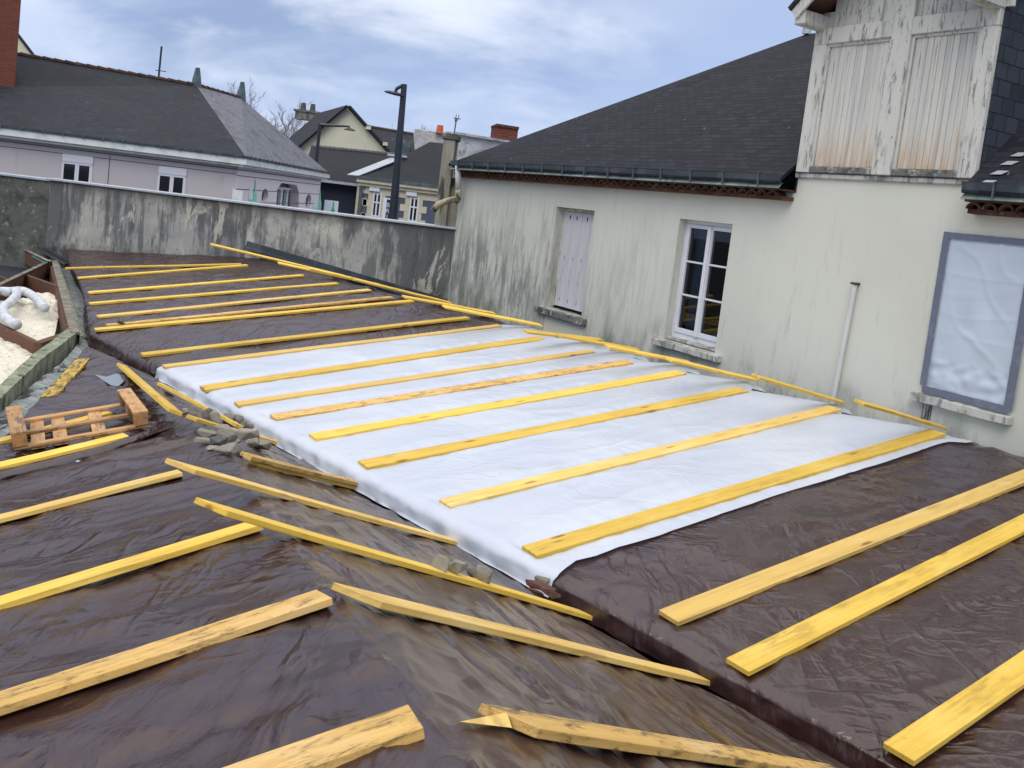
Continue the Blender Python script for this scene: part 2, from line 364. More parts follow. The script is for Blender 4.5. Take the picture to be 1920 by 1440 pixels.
M['render'] = mk('house_render', (.63, .635, .555), .88, [
    (n_((.5, .5, .5), .42, .68, d=6), (.56, .565, .49), None, .8),
    (n_((1.7, 1.7, 5), .5, .8, d=8, r=.7), (.62, .61, .53), None, .5),
    ([dict(t='noise', s=(4, 4, 1.1), d=9, r=.74, lo=.42, hi=.60), dict(t='axis', a=2, lo=.15, hi=-1.1, nz=1.5, ns=(2.2, 2.2, .5)), dict(t='axis', a=0, lo=2.2, hi=-.6, nz=2.5, ns=(.6, .6, .5))], (.17, .18, .165), None, .80),
    ([dict(t='noise', s=(16, 16, 1.8), d=9, r=.75, lo=.44, hi=.66), dict(t='axis', a=2, lo=.5, hi=-.9, nz=2, ns=(3, 3, .6)), dict(t='axis', a=0, lo=2.7, hi=.4, nz=1.6, ns=(.8, .8, .6))], (.14, .15, .13), None, .50),
    ([dict(t='noise', s=(8, 8, 1.2), d=8, r=.75, lo=.54, hi=.72), dict(t='axis', a=2, lo=1.1, hi=-1.0, nz=2, ns=(3, 3, .6))], (.27, .285, .27), None, .40),
    ([dict(t='noise', s=(2, 2, .8), d=7, r=.7, lo=.45, hi=.62), dict(t='axis', a=2, lo=-1.2, hi=-1.85, nz=.9, ns=(2, 2, 2))], (.14, .16, .12), None, .75)],
    [(n_(60, d=4), .25, .002), (n_(5, d=4), .25, .006)], spec=.2)
M['render2'] = mk('cream_render', (.66, .64, .53), .88, [(n_(2, .45, .7, d=6), (.60, .60, .51), None, .7)], [(n_(60, d=4), .25, .002)], spec=.2)
M['conc'] = mk('stained_concrete', (.33, .33, .31), .92, [
    (n_((1.2, 1.2, 1.5), .42, .66, d=8, r=.65), (.43, .43, .38), None, .9),
    (n_((1.3, 1.3, .32), .47, .56, d=9, r=.66, o=(2.3, 0, 0)), (.085, .088, .092), None, .85),
    (n_((4.2, 4.2, .5), .50, .60, d=9, r=.72), (.080, .084, .088), None, .7),
    ([n_((2.0, 2.0, .75), .55, .58, d=8, r=.7, w=.6, o=(5, 3, 1))], (.50, .49, .41), None, .8),
    ([n_((3.0, 3.0, 1.2), .62, .68, d=8, r=.7, o=(8, 3, 1))], (.10, .075, .045), None, .6),
    (n_((9, 9, 5), .52, .66, d=8, r=.7), (.13, .135, .14), None, .6),
    ([dict(t='axis', a=2, lo=-1.45, hi=-1.95, nz=.6, ns=(2.5, 2.5, 1)), n_((4, 4, 3), .35, .6, d=6)], (.035, .04, .026), None, .9),
    ([dict(t='axis', a=2, lo=-.80, hi=-.56, nz=.25, ns=(3, 3, 1))], (.09, .085, .075), None, .6)],
    [(n_((8, 8, 8), d=7), .6, .012), (n_(50, d=4), .3, .002)], spec=.2)
M['concold'] = mk('old_mossy_wall', (.12, .125, .11), .95, [(n_((3, 3, 3), .42, .66, d=8, r=.7), (.055, .058, .05), None, .9), (n_((9, 9, 9), .6, .68, d=5), (.26, .27, .2), None, .8),
    (n_((1.2, 1.2, 2.4), .55, .66, d=8), (.19, .185, .16), None, .6)], [(n_((7, 7, 7), d=7), .8, .02)], spec=.15)
M['pillar'] = mk('pillar_render', (.37, .36, .29), .92, [(n_((4, 4, .6), .42, .62, d=8), (.20, .195, .155), None, .7), (n_((9, 9, 1.0), .5, .68, d=8), (.40, .39, .31), None, .7),
    (n_((2.5, 2.5, .5), .54, .6, d=8, o=(1, 7, 0)), (.045, .048, .045), None, .9)], [(n_(12, d=6), .5, .006)], spec=.2)
M['limewall'] = mk('flaking_white_wall', (.50, .50, .52), .9, [(n_((1.5, 1.5, 4), .45, .65, d=8), (.36, .35, .37), None, .8), (n_((3, 3, 3), .60, .66, d=9, r=.75), (.10, .09, .09), None, .7),
    (dict(t='ridge', s=(1.5, 1.5, 2.2), d=8, k=30., w=1.0), (.10, .08, .07), None, .5), (n_((1, 1, 1), .55, .7, d=5, o=(5, 5, 5)), (.55, .52, .44), None, .8)], [(n_(9, d=7), .5, .01)], spec=.2)
M['coping'] = mk('zinc_coping', (.46, .50, .54), .38, [(n_((4, 4, 4), .5, .7, d=6), (.30, .33, .35), .55, .7)], [(n_(12, d=3), .2, .003)], spec=.6, metal=.35)
M['zinc'] = mk('dark_zinc', (.075, .095, .11), .42, [(n_((3, 3, 3), .42, .66, d=6), (.12, .16, .16), .55, .8), (n_((1.6, 1.6, 1.6), .6, .7, d=6, o=(3, 1, 8)), (.20, .28, .24), .7, .8)], [(n_(15, d=3), .2, .003)], spec=.5, metal=.3)
M['zincgreen'] = mk('greenish_zinc', (.15, .19, .18), .6, [(n_((1.5, 1.5, 6), .45, .6, d=6), (.28, .37, .32), .7, .8), (n_((9, 9, 2), .52, .7, d=6), (.06, .08, .075), .7, .8)], (), spec=.4, metal=.2)
M['zincfloor'] = mk('lichen_zinc_valley', (.20, .23, .235), .6, [(n_((3, 8, 4), .45, .62, d=8, r=.7), (.35, .39, .37), .7, .8), (n_((9, 3, 4), .54, .60, d=8, r=.75), (.035, .038, .035), .95, .95), (n_((2, 2, 2), .55, .7, d=6), (.13, .16, .17), .5, .8)],
    [(n_((9, 9, 9), d=6), .8, .02)], spec=.35)
M['ridgetile'] = mk('dark_ridge_tile', (.085, .045, .035), .85, [(n_((2, 2, 2), .45, .62, d=6), (.04, .035, .032), None, .8), (n_((3, 3, 3), .6, .7, d=6), (.17, .085, .05), None, .7)], spec=.2)
M['tile'] = mk('clay_tile', (.115, .058, .042), .85, [(n_((7, 7, 7), .42, .62, d=6), (.06, .033, .026), None, .9), (n_((11, 11, 11), .6, .7, d=6), (.30, .22, .15), None, .6)], [(n_(20, d=4), .5, .008)], spec=.2)
M['paint'] = mk('flaked_white_paint', (.62, .62, .56), .75, [
    (n_((6, 6, 1.0), .40, .65, d=6), (.53, .54, .50), None, .8),
    (n_((22, 22, 4.2), .545, .60, d=9, r=.75, w=.5), (.22, .195, .18), .9, .85),
    (n_((4, 4, .9), .57, .66, d=8, r=.7, o=(2, 8, 1)), (.30, .27, .25), .9, .65)], [(n_((24, 24, 3), d=8, r=.7), .8, .006)], spec=.25)
M['planks'] = mk('painted_planks', (.62, .61, .54), .75, [
    (n_((18, 18, .8), .42, .66, d=7), (.45, .46, .45), None, .8),
    (n_((26, 26, 2.2), .60, .64, d=9, r=.72), (.20, .17, .16), .9, .7),
    ([dict(t='axis', a=2, lo=-.50, hi=-.95, nz=.5, ns=(14, 14, 2)), n_((12, 12, 2.0), .30, .60, d=7)], (.50, .30, .13), None, .62),
    (n_((5, 5, 1.3), .6, .74, d=7, o=(4, 4, 4)), (.56, .38, .20), None, .55)], [(n_((30, 30, 2), d=6), .5, .004)], spec=.25)
M['shutter'] = mk('shutter_paint', (.57, .57, .585), .6, [(n_((5, 5, 1), .45, .7, d=6), (.50, .50, .515), None, .7), (n_((22, 22, 5), .66, .70, d=8), (.2, .17, .17), None, .6)], [(n_((30, 30, 3), d=5), .3, .002)], spec=.3)
M['sill'] = mk('weathered_sill', (.50, .50, .46), .85, [(n_((8, 8, 3), .46, .60, d=8, r=.7), (.13, .13, .12), None, .9), (n_((3, 3, 3), .5, .7, d=6), (.30, .29, .27), None, .6)], [(n_(14, d=7), .7, .01)], spec=.2)
M['sillold'] = mk('blackened_sill', (.16, .16, .15), .9, [(n_((8, 8, 5), .5, .60, d=8, r=.7), (.48, .48, .43), None, .85), (n_((6, 6, 6), .5, .62, d=6), (.04, .04, .038), None, .7)], [(n_(14, d=7), .8, .012)], spec=.2)
M['pvc'] = mk('white_frame', (.68, .70, .74), .4, [(n_(6, .5, .8), (.6, .62, .66), None, .6)], (), spec=.5)
M['dark'] = mk('dark_interior', (.012, .012, .014), .9)
M['black'] = mk('black_metal', (.012, .018, .028), .45, [(n_((6, 6, 2), .4, .7), (.02, .03, .045), None, .7)], (), spec=.5)
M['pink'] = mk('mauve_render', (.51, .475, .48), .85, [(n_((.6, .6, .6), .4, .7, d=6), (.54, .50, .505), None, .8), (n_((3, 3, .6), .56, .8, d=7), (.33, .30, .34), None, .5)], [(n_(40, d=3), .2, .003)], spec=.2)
M['pinkL'] = mk('pink_render_brightened', (.78, .70, .71), .85, [(n_((.8, .8, .8), .4, .7, d=6), (.80, .73, .735), None, .8)], [(n_(40, d=3), .2, .003)], spec=.2)  # side wall colour raised to stand in for the sun it misses
M['joint'] = mk('joint_line', (.13, .09, .12), .9)
M['cornice'] = mk('white_cornice', (.76, .78, .74), .6, [(n_((2, 2, 2), .45, .7, d=6), (.52, .55, .53), None, .7)], (), spec=.3)
M['cream'] = mk('cream_wall', (.64, .62, .47), .85, [(n_((.5, .5, .8), .4, .7, d=6), (.58, .57, .45), None, .8), (n_((2, 2, .4), .55, .8, d=7), (.47, .46, .38), None, .4)], (), spec=.2)
M['stone'] = mk('cream_stone', (.56, .52, .39), .85, [(n_((2, 2, 2), .45, .7, d=7), (.45, .41, .32), None, .7)], [(n_(20, d=4), .3, .005)], spec=.2)
M['bluewall'] = mk('slate_blue_wall', (.085, .105, .145), .85, [(n_((1, 1, 1), .4, .7, d=6), (.10, .12, .165), None, .8)], (), spec=.2)
M['darkwall'] = mk('dark_blue_wall', (.022, .028, .042), .8, [(n_((1.5, 1.5, 1.5), .4, .7, d=6), (.03, .035, .05), None, .8)], (), spec=.3)
M['rock'] = mk('rubble_stone', (.25, .235, .195), .92, [(n_((9, 9, 9), .42, .66, d=7), (.33, .31, .26), None, .8), (n_((22, 22, 22), .52, .68, d=6, r=.7), (.13, .125, .11), None, .7)], [(n_(26, d=8, r=.75), 1.0, .012), (n_(9, d=4), .6, .012)], spec=.2, rand=.7)
M['rockdark'] = mk('dark_stone', (.09, .092, .095), .9, [(n_((9, 9, 9), .45, .66, d=7), (.17, .165, .15), None, .8)], [(n_(30, d=7), .7, .006)], spec=.2, rand=.3)
M['insul'] = mk('insulation', (.70, .67, .57), .95, [(n_((5, 5, 5), .42, .66, d=8), (.74, .71, .62), None, .8), (n_((16, 16, 16), .56, .68, d=7), (.44, .37, .25), None, .7), (n_((6, 6, 6), .66, .70, d=5, o=(3, 3, 0)), (.11, .08, .05), None, .8)], [(n_((12, 12, 12), d=8, r=.7), .8, .03)], spec=.1)
M['duct'] = mk('white_duct', (.60, .63, .68), .5, [(n_(9, .45, .6, d=6), (.42, .43, .43), None, .7)], [(n_((14, 14, 14), d=4), .8, .012)], spec=.4)
M['pipe'] = mk('white_pipe', (.60, .62, .60), .5, [(n_((9, 9, 2), .5, .7, d=6), (.5, .5, .46), None, .7)], (), spec=.4)
M['pipeold'] = mk('stained_pipe', (.42, .36, .25), .65, [(n_((7, 7, 7), .5, .62, d=7), (.09, .08, .055), None, .85)], (), spec=.3)
M['asphalt'] = mk('asphalt', (.06, .06, .062), .9, [(n_(.3, .4, .7, d=6), (.05, .05, .05), None, .8)], [(n_(40, d=3), .3, .003)], spec=.2)
M['bark'] = mk('bare_bark', (.22, .18, .175), .95, [(n_((3, 3, 3), .4, .7), (.20, .17, .17), None, .6)], spec=.1)
M['sign'] = mk('pale_sign', (.66, .72, .80), .5, (), (), spec=.4)
M['green'] = mk('bottle_green', (.06, .42, .22), .5, (), (), spec=.4)
M['mint'] = mk('mint_decal', (.30, .70, .52), .5, (), (), spec=.4)
M['ice'] = mk('ice_decal', (.66, .84, .84), .5, (), (), spec=.4)
M['letter'] = mk('white_letters', (.6, .62, .68), .5)
M['puddle'] = mk('puddle_water', (.16, .18, .20), .10, (), [(n_(4, d=2), .1, .003)], spec=.8)
M['teal'] = mk('green_tube', (.02, .22, .16), .5)
M['moss'] = mk('wet_moss', (.03, .035, .012), .95, (), [(n_(60, d=5), .8, .01)], spec=.1)
M['metal'] = mk('steel', (.5, .5, .52), .35, metal=.9)
M['cover'] = mk('zinc_flashing', (.055, .065, .075), .4, [(n_((3, 3, 3), .45, .65, d=6), (.10, .12, .135), .5, .8)], (), spec=.5, metal=.4)
def glassmat(name, tint):
    m = bpy.data.materials.new(name); m.use_nodes = True; t = m.node_tree; N = t.nodes; N.remove(N['Principled BSDF'])
    g = N.new('ShaderNodeBsdfGlossy'); g.inputs['Roughness'].default_value = .015; g.inputs[0].default_value = (.9, .93, 1, 1)
    tr = N.new('ShaderNodeBsdfTransparent'); tr.inputs[0].default_value = (*tint, 1)
    fr = N.new('ShaderNodeFresnel'); fr.inputs[0].default_value = 1.55; x = N.new('ShaderNodeMixShader')
    t.links.new(fr.outputs[0], x.inputs[0]); t.links.new(tr.outputs[0], x.inputs[1]); t.links.new(g.outputs[0], x.inputs[2])
    t.links.new(x.outputs[0], N['Material Output'].inputs[0]); return m
M['glass'] = glassmat('window_glass', (.55, .6, .65))
# ---------------------------------------------------------------- ground
MB().face([(-400, -150, ZG), (400, -150, ZG), (400, 700, ZG), (-400, 700, ZG)]).build('street_ground', M['asphalt'])
tag(bpy.data.objects['street_ground'], kind='structure')

# ---------------------------------------------------------------- sheets
def grid(name, P, mat, parent=None, origin=(0, 0, 0), smooth=True):
    ns, nt_ = len(P), len(P[0]); b = MB(); b.v = [p for r in P for p in r]
    b.f = [[i * nt_ + j, (i + 1) * nt_ + j, (i + 1) * nt_ + j + 1, i * nt_ + j + 1] for i in range(ns - 1) for j in range(nt_ - 1)]
    return b.build(name, mat, parent, origin=origin, smooth=smooth, fix=False)
nz = lambda x, y=0.0, z=0.0: noise.noise(V(x, y, z))
def crease(x, y, k, seed=0.0): return max(0.0, 1 - abs(nz(x, y, seed)) * k)
def hitB(px, py, off=0.0):
    r = ray(px, py); h_ = PH.hit(px, py, off); lf = PH if far_(h_.x, h_.y) else PL; return r * max((P_.d + off) / P_.n.dot(r) for P_ in (PR, lf))
def smin(vals, k):
    r = vals[0]
    for b in vals[1:]:
        h = max(k - abs(r - b), 0) / k; r = min(r, b) - h * h * k / 4
    return r
def wrA(a, b, s=1.0):
    qa, qb = a + .35 * nz(a * .8, b * .8, 9), b + .35 * nz(a * .8, b * .8, 4)
    return s * (.012 * nz(a * 1.3, b * .7, 1) + .009 * crease(qa * 1.3, qb * .45, 6, 3) ** 1.5 + .007 * crease(qa * 2.4, qb * 1.1, 6, 8) ** 1.5 + .003 * nz(a * 5, b * 2.5, 5) - .005 * crease(a * 1.8 + b * .4, b * .8, 7, 12) + .007 * fold(a * 1.6 + b * .5, b * .7 - a * .2, 31) + .005 * fold(a * 1.0 - b * .3, b * 1.9, 36))
def fold(a, b, seed, k=15):
    m = min(1, max(0, nz(a * .8, b * .8, seed + 40) * 3 + .5)); return m * crease(a, b, k, seed)
def AB(a, b, z): return ea * a + eb * b + UP * z
zab = lambda a, b: zA(*(ea * a + eb * b).xy)
cA = lambda px, py: (PA.hit(px, py).dot(ea), PA.hit(px, py).dot(eb))
a_c1 = cA(180, 620); a_c2 = cA(145, 520); a_c3 = cA(130, 500)
def bmin(a): return float(np.interp(a, [a_c1[0], a_c2[0], a_c3[0], a_c3[0] + 3], [bE, a_c2[1], a_c3[1], a_c3[1] + .8]))
kq = sorted([(lambda r: (r * ((bR + .02) / r.dot(eb))).dot(ea))(ray(*q)) for q in ((633, 530), (700, 543), (767, 557), (833, 573), (913, 603), (1000, 627), (1114, 654), (1183, 675), (1280, 698), (1401, 726), (1567, 762), (1758, 803))])
def sag(a):
    if a < kq[0] or a > kq[-1]: return .05
    k = max(i for i in range(len(kq)) if kq[i] <= a); k = min(k, len(kq) - 2)
    f = (a - kq[k]) / (kq[k + 1] - kq[k])                  # 0 at the nearer board, 1 at the farther one
    return .035 + .085 * f * min(1, (1 - f) / .12)
wl = aty(838, 569, 16.64); cwl0 = V(-1.152, 16.638, 0); cwd = V(-.99662, .08217, 0); cwn = V(-cwd.y, cwd.x, 0); cwn = cwn if cwn.y > 0 else -cwn
def awall(b):                                             # a at which the line of constant b meets the concrete wall
    return (cwl0.dot(cwn) - eb.dot(cwn) * b) / ea.dot(cwn) - .01
BOARDS_A = [
 ((122, 502), (452, 494), .10, 'board', 'thin yellow board closest to the concrete wall, first on the far brown tarp'),
 ((146, 520), (463, 496), .10, 'board', 'second yellow board from the concrete wall, closing on the first at its right end'),
 ((166, 547), (568, 515), .11, 'board', 'third yellow board from the concrete wall on the far brown tarp'),
 ((168, 568), (632, 530), .11, 'board', 'fourth yellow board from the concrete wall, starting level with the third'),
 ((183, 592), (693, 542), .12, 'board_pale', 'paler fifth board from the concrete wall, just before the doubled pair'),
 ((200, 609), (735, 556), .11, 'board_dirty', 'rear board of the doubled pair on the far brown tarp, stone on its left end'),
 ((178, 617), (773, 563), .12, 'board', 'front board of the doubled pair on the far brown tarp'),
 ((266, 663), (877, 594), .12, 'board', 'yellow board alone on brown tarp, between the doubled pair and the white sheet'),
 ((307, 686), (937, 609), .12, 'board_pale', 'pale board lying on the seam where far brown tarp meets the white sheet'),
 ((380, 727), (1015, 632), .17, 'board', 'broad first yellow board wholly on the white sheet, farthest from the eye'),
 ((443, 756), (1110, 657), .12, 'board_pale', 'narrow second board on the white sheet, slim squared left end'),
 ((512, 781), (1180, 677), .15, 'board_dirty', 'third board on the white sheet, dark muddy marks along its right half'),
 ((586, 818), (1278, 697), .15, 'board', 'fourth board on the white sheet, before the broader plain yellow one'),
 ((680, 870), (1393, 729), .16, 'board', 'fifth board on the white sheet, plain yellow with sharp left corner'),
 ((834, 943), (1566, 763), .14, 'board_pale', 'orange-edged sixth board on the white sheet, second nearest to the near brown tarp'),
 ((992, 1032), (1758, 808), .15, 'board', 'last broad yellow board on the white sheet, beside its curved brown edge'),
 ((1253, 1154), (1920, 892), .14, 'board_pale', 'first pale yellow board on the near brown tarp, closest to the white sheet'),
 ((1383, 1246), (1920, 979), .135, 'board', 'knotty bright yellow board in the middle of the near brown tarp'),
 ((1684, 1409), (1920, 1247), .135, 'board', 'bright yellow board at the lower right corner, cut by the picture edge')]
BL = []
for p_, q_, w_, *_r in BOARDS_A:
    c_, e_ = cA(*p_), cA(*q_); BL.append((c_[0], c_[1], (e_[0] - c_[0]) / (e_[1] - c_[1]), e_[1], w_ / 2))
def pinch(a, b):
    z = 0
    for a0_, b0_, sl_, b1_, hw_ in BL:
        ac = a0_ + sl_ * (b - b0_); d = abs(a - ac)
        if d < .5 and b > b0_ - .05:
            o_ = max(0, d - hw_)
            z += -.010 * math.exp(-(o_ / .05) ** 2) + .0045 * math.exp(-(o_ / .11) ** 2) * nz(b * 9, a0_ * 3, 2) * 2
    return z
def sheetA(name, a0f, a1f, mat, na, nb, lift, skirt, back, wave, ws=1.0, edge=None):
    P = []
    sk = 9
    for i in range(na + 1):
        s = i / na; row = []
        am = a0f(bE) + (a1f(bE) - a0f(bE)) * s
        for k in range(sk, 0, -1):
            h = skirt(am) * k / sk
            b0 = bmin(am); a = a0f(bE) + (min(a1f(bE), awall(b0)) - a0f(bE)) * s
            wv = wave * (h / .25) * (math.sin(a * 17 + 3 * nz(a * 2, 1)) * .6 + nz(a * 5, h * 3, 2) * 1.2)
            b = b0 - .03 - (.16 if name == 'white_sheet' else .12) * h - wv + .012 * nz(a * 9, h * 14, 7)
            z = zab(a, b0) - h + lift - .012
            if name == 'white_sheet': z = max(z, zB(*(ea * a + eb * b).xy) + .015)
            aa = a + (edge(h) if edge and s < .12 else 0) * (1 - s / .12 if s < .12 else 0)
            row.append(AB(aa, b, z))
        for j in range(nb + 1):
            t = j / nb
            b0 = bmin(am); b = b0 + (bR - b0) * t
            a = a0f(b) + (min(a1f(b), awall(b)) - a0f(b)) * s
            b0 = bmin(a) ; b = b0 + (bR - b0) * t
            ed = min(1, (b - b0) / .05)
            row.append(AB(a, b, zab(a, b) + lift + ws * wrA(a, b) + pinch(a, b) - .014 * (1 - ed) ** 2 - sag(a) * max(0, (b - bR + .55) / .55) ** 2))
        for k in range(1, 6):
            b = bR + back * k / 5
            aa = a0f(bR) + (min(a1f(bR), awall(b)) - a0f(bR)) * s
            row.append(AB(aa, b, PK.z(*(ea * aa + eb * b).xy) + lift + ws * wrA(aa, b) - sag(aa) - .003))
        P.append(row)
    return grid(name, P, mat)
wedge_px = [(1031, 1093), (1080, 1054), (1117, 1046), (1162, 1029), (1240, 1007), (1311, 982), (1422, 944), (1555, 902), (1667, 867), (1778, 829), (1813, 827)]
wedge = sorted([cA(*q)[::-1] for q in wedge_px])
awn = lambda b: float(np.interp(b, [q[0] for q in wedge], [q[1] for q in wedge]))
f0, f1 = cA(306, 690), cA(935, 611)
awf = lambda b: f0[0] + (f1[0] - f0[0]) * (b - f0[1]) / (f1[1] - f0[1])
amax_far = lambda b: awall(b)
anear = lambda b: -1.4
tag(sheetA('brown_tarp', lambda b: awf(b) - .35, amax_far, M['tarpfar'], 230, 110, .0, lambda a: float(np.interp(a, [7, 9, 11, 14], [.34, .30, .22, .12])), .5, .03, 1.3),
    'creased brown tarp on the far end of the long roof, against the concrete wall', 'tarpaulin', 'brown tarpaulins over the roofs')
tag(sheetA('brown_tarp', anear, lambda b: awn(b) + .12, M['tarp'], 200, 200, .0, lambda a: .11, .12, .015, 1.25),
    'shiny brown tarp on the near end of the long roof, right of the white sheet', 'tarpaulin', 'brown tarpaulins over the roofs')
def wsk(a): return .75 * float(np.interp(a, [2.6, 3.2, 4.6, 6.2, 7.2, 8.2, 9], [.16, .24, .27, .26, .24, .26, .20]))
tag(sheetA('white_sheet', awn, lambda b: awf(b) + .05, M['white'], 300, 170, .016, wsk, .3, .026, .5, edge=lambda h: 0),
    'white plastic sheet stretched under yellow boards over the middle of the long roof', 'plastic sheet')

UV2 = lambda p: (p.dot(ea), p.dot(eb))
ap_uv = UV2(apex); rg_uv = UV2(rdg); h0 = UV2(PR.hit(870, 1440))
def rv(u): return h0[1] + (rg_uv[1] - h0[1]) * (u - h0[0]) / (rg_uv[0] - h0[0])
Lp = [UV2(PH.hit(85, 742)), UV2(PH.hit(0, 832))]
LB = sorted([(ap_uv[0], ap_uv[1] - .02), *Lp, (Lp[1][0] - .35, Lp[1][1] - 1.3), (2.0, -2.2), (0, -2.2)])
vL = lambda u: float(np.interp(u, [q[0] for q in LB], [q[1] for q in LB]))
RB_ = [(-3, bE - .12), (2.95, bE - .12), (3.35, bE + .1), (7.2, bE + .1), (7.7, bE - .08), (ap_uv[0] - .25, bE - .14), (ap_uv[0], ap_uv[1] + .02)]
vR = lambda u: float(np.interp(u, [q[0] for q in RB_], [q[1] for q in RB_]))
print('AP', ap_uv, rg_uv, Lp, bE)
def zBs(u, v):
    p = ea * u + eb * v; x, y = p.x, p.y
    return smin([PR.z(x, y), zLH(x, y)], .035)
def wrB(u, v):
    left = v < rv(u)
    qa, qb = u + .3 * nz(u * .9, v * .9, 2), v + .3 * nz(u * .9, v * .9, 6)
    if left:
        r = .020 * nz(u * 1.3, v * 1.1, 1) + .014 * crease(qa * 1.0 + qb * .9, qb * .8 - qa * .7, 5, 3) ** 1.5 + .012 * crease(qa * 2.3 + qb * 1.6, qb * .8 - qa * .5, 4, 8) ** 1.5 - .010 * crease(u * 1.4 + v * 1.2, v * .7 - u * .5, 6, 22) + .004 * nz(u * 5 + v * 4, v * 2, 5) + .010 * fold(u * 1.1 + v * 1.3, v * .6 - u * .5, 51, 13) + .007 * fold(u * 1.9 - v * .7, v * .9, 55, 13) + .006 * fold(u * .7 + v * 2.4, v * .5 - u * .8, 58, 14)
    else:
        q = qb - .34 * qa; r_ = qa
        r = .010 * nz(u * 1.1, v * 1.4, 1) + .014 * crease(q * 2.4, r_ * .8, 4, 3) ** 1.5 + .009 * crease(q * 5, r_ * 1.3, 4, 8) ** 1.5 + .004 * nz(q * 7, r_ * 3, 3) + .010 * fold(q * 1.9, r_ * .35, 61, 9) + .008 * fold(q * 3.1 + r_ * .5, r_ * .5, 66, 9)
    return r * (1.35 if left else 1.0)
nu = 430; P = [None] * (nu + 1)
ua, ub = .35, ap_uv[0]
split = 0
# the ridge tarp: left slope and hip in one brown sheet, right slope in a dustier sheet with fold highlights in its colour, butted along the ridge
jr = []
def cut(P, side):
    Q = []
    for i, row in enumerate(P):
        u = ua + (ub - ua) * (i / nu); a_, b_ = vL(u), vR(u)
        rv0 = rv(u); v_r = rv0 if u < rg_uv[0] else float(np.interp(u, [rg_uv[0], ub], [rg_uv[1], ap_uv[1]]))
        v_r = min(max(v_r, a_), b_)
        m = 120
        if side < 0: vs = [a_ + (v_r + .03 - a_) * j / m for j in range(m + 1)]
        else: vs = [v_r + (b_ - v_r) * j / m for j in range(m + 1)]
        r = []
        if side < 0:
            for k in (3, 2, 1): r.append(ea * u + eb * (a_ - .012 * k) + UP * (zBs(u, a_) - .035 * k))
        sc_ = min(1, (ub - u) * 2)
        for v in vs:
            e = .5 + .5 * math.tanh((v - rv0) / .08)
            # blend the two wrinkle patterns across the ridge
            wl_ = wrB(u, min(v, rv0 - 1e-4)) * (1 - e) + wrB(u, max(v, rv0 + 1e-4)) * e
            r.append(ea * u + eb * v + UP * (zBs(u, v) + wl_ * sc_ + (.004 if side < 0 and v <= v_r else 0)))
        if side > 0:
            for k in (1, 2, 3): r.append(ea * u + eb * (b_ + .012 * k) + UP * (zBs(u, b_) - .05 * k))
        Q.append(r)
    return Q
tag(grid('brown_tarp', cut(P, -1), M['tarp']), 'rumpled brown tarp on the left slope of the front roof, under the pallet', 'tarpaulin', 'brown tarpaulins over the roofs')
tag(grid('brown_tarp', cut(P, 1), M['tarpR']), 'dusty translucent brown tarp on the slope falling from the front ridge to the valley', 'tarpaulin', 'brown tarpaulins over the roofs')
del P
# overlap hem crossing the left slope, with its eyelet
hem = []
pts = [hitB(-60, 925), hitB(0, 906), hitB(100, 882), hitB(200, 850), hitB(300, 815), hitB(372, 793)]
for i, p in enumerate(pts):
    hem.append([p + ea * (.085 - k * .03) + UP * (.030 + wrB(*UV2(p)) + (.012 if k in (1, 2) else 0) - (.010 if k == 3 else 0)) for k in range(4)])
tag(grid('tarp_hem', hem, M['tarp']), 'folded hem strip of brown tarp running below the pallet, with one eyelet', 'tarp hem')
ey = PL.hit(146, 865, .03)
E_ = MB(); nL = PL.n; tx = nL.cross(UP).normalized(); ty = nL.cross(tx)
E_.tube([ey + (tx * math.cos(t) + ty * math.sin(t)) * .013 for t in np.linspace(0, 2 * PI, 17)], .004, 6, False)
hm = bpy.data.objects['tarp_hem']
E_.build('eyelet', M['metal'], hm, smooth=True)
# puddle on the hip
pp = [(178, 702), (200, 706), (218, 700), (234, 703), (236, 712), (222, 724), (208, 722), (192, 712)]
PB = MB(); cpt = PQ.hit(212, 711)
top = [ hitB(x, y, .022) for x, y in pp]
PB.prism([p - UP * .006 for p in top], UP * .006)
tag(PB.build('water_puddle', M['puddle'], bevel=.001), 'small pale puddle lying on the brown tarp behind the pallet', 'puddle')

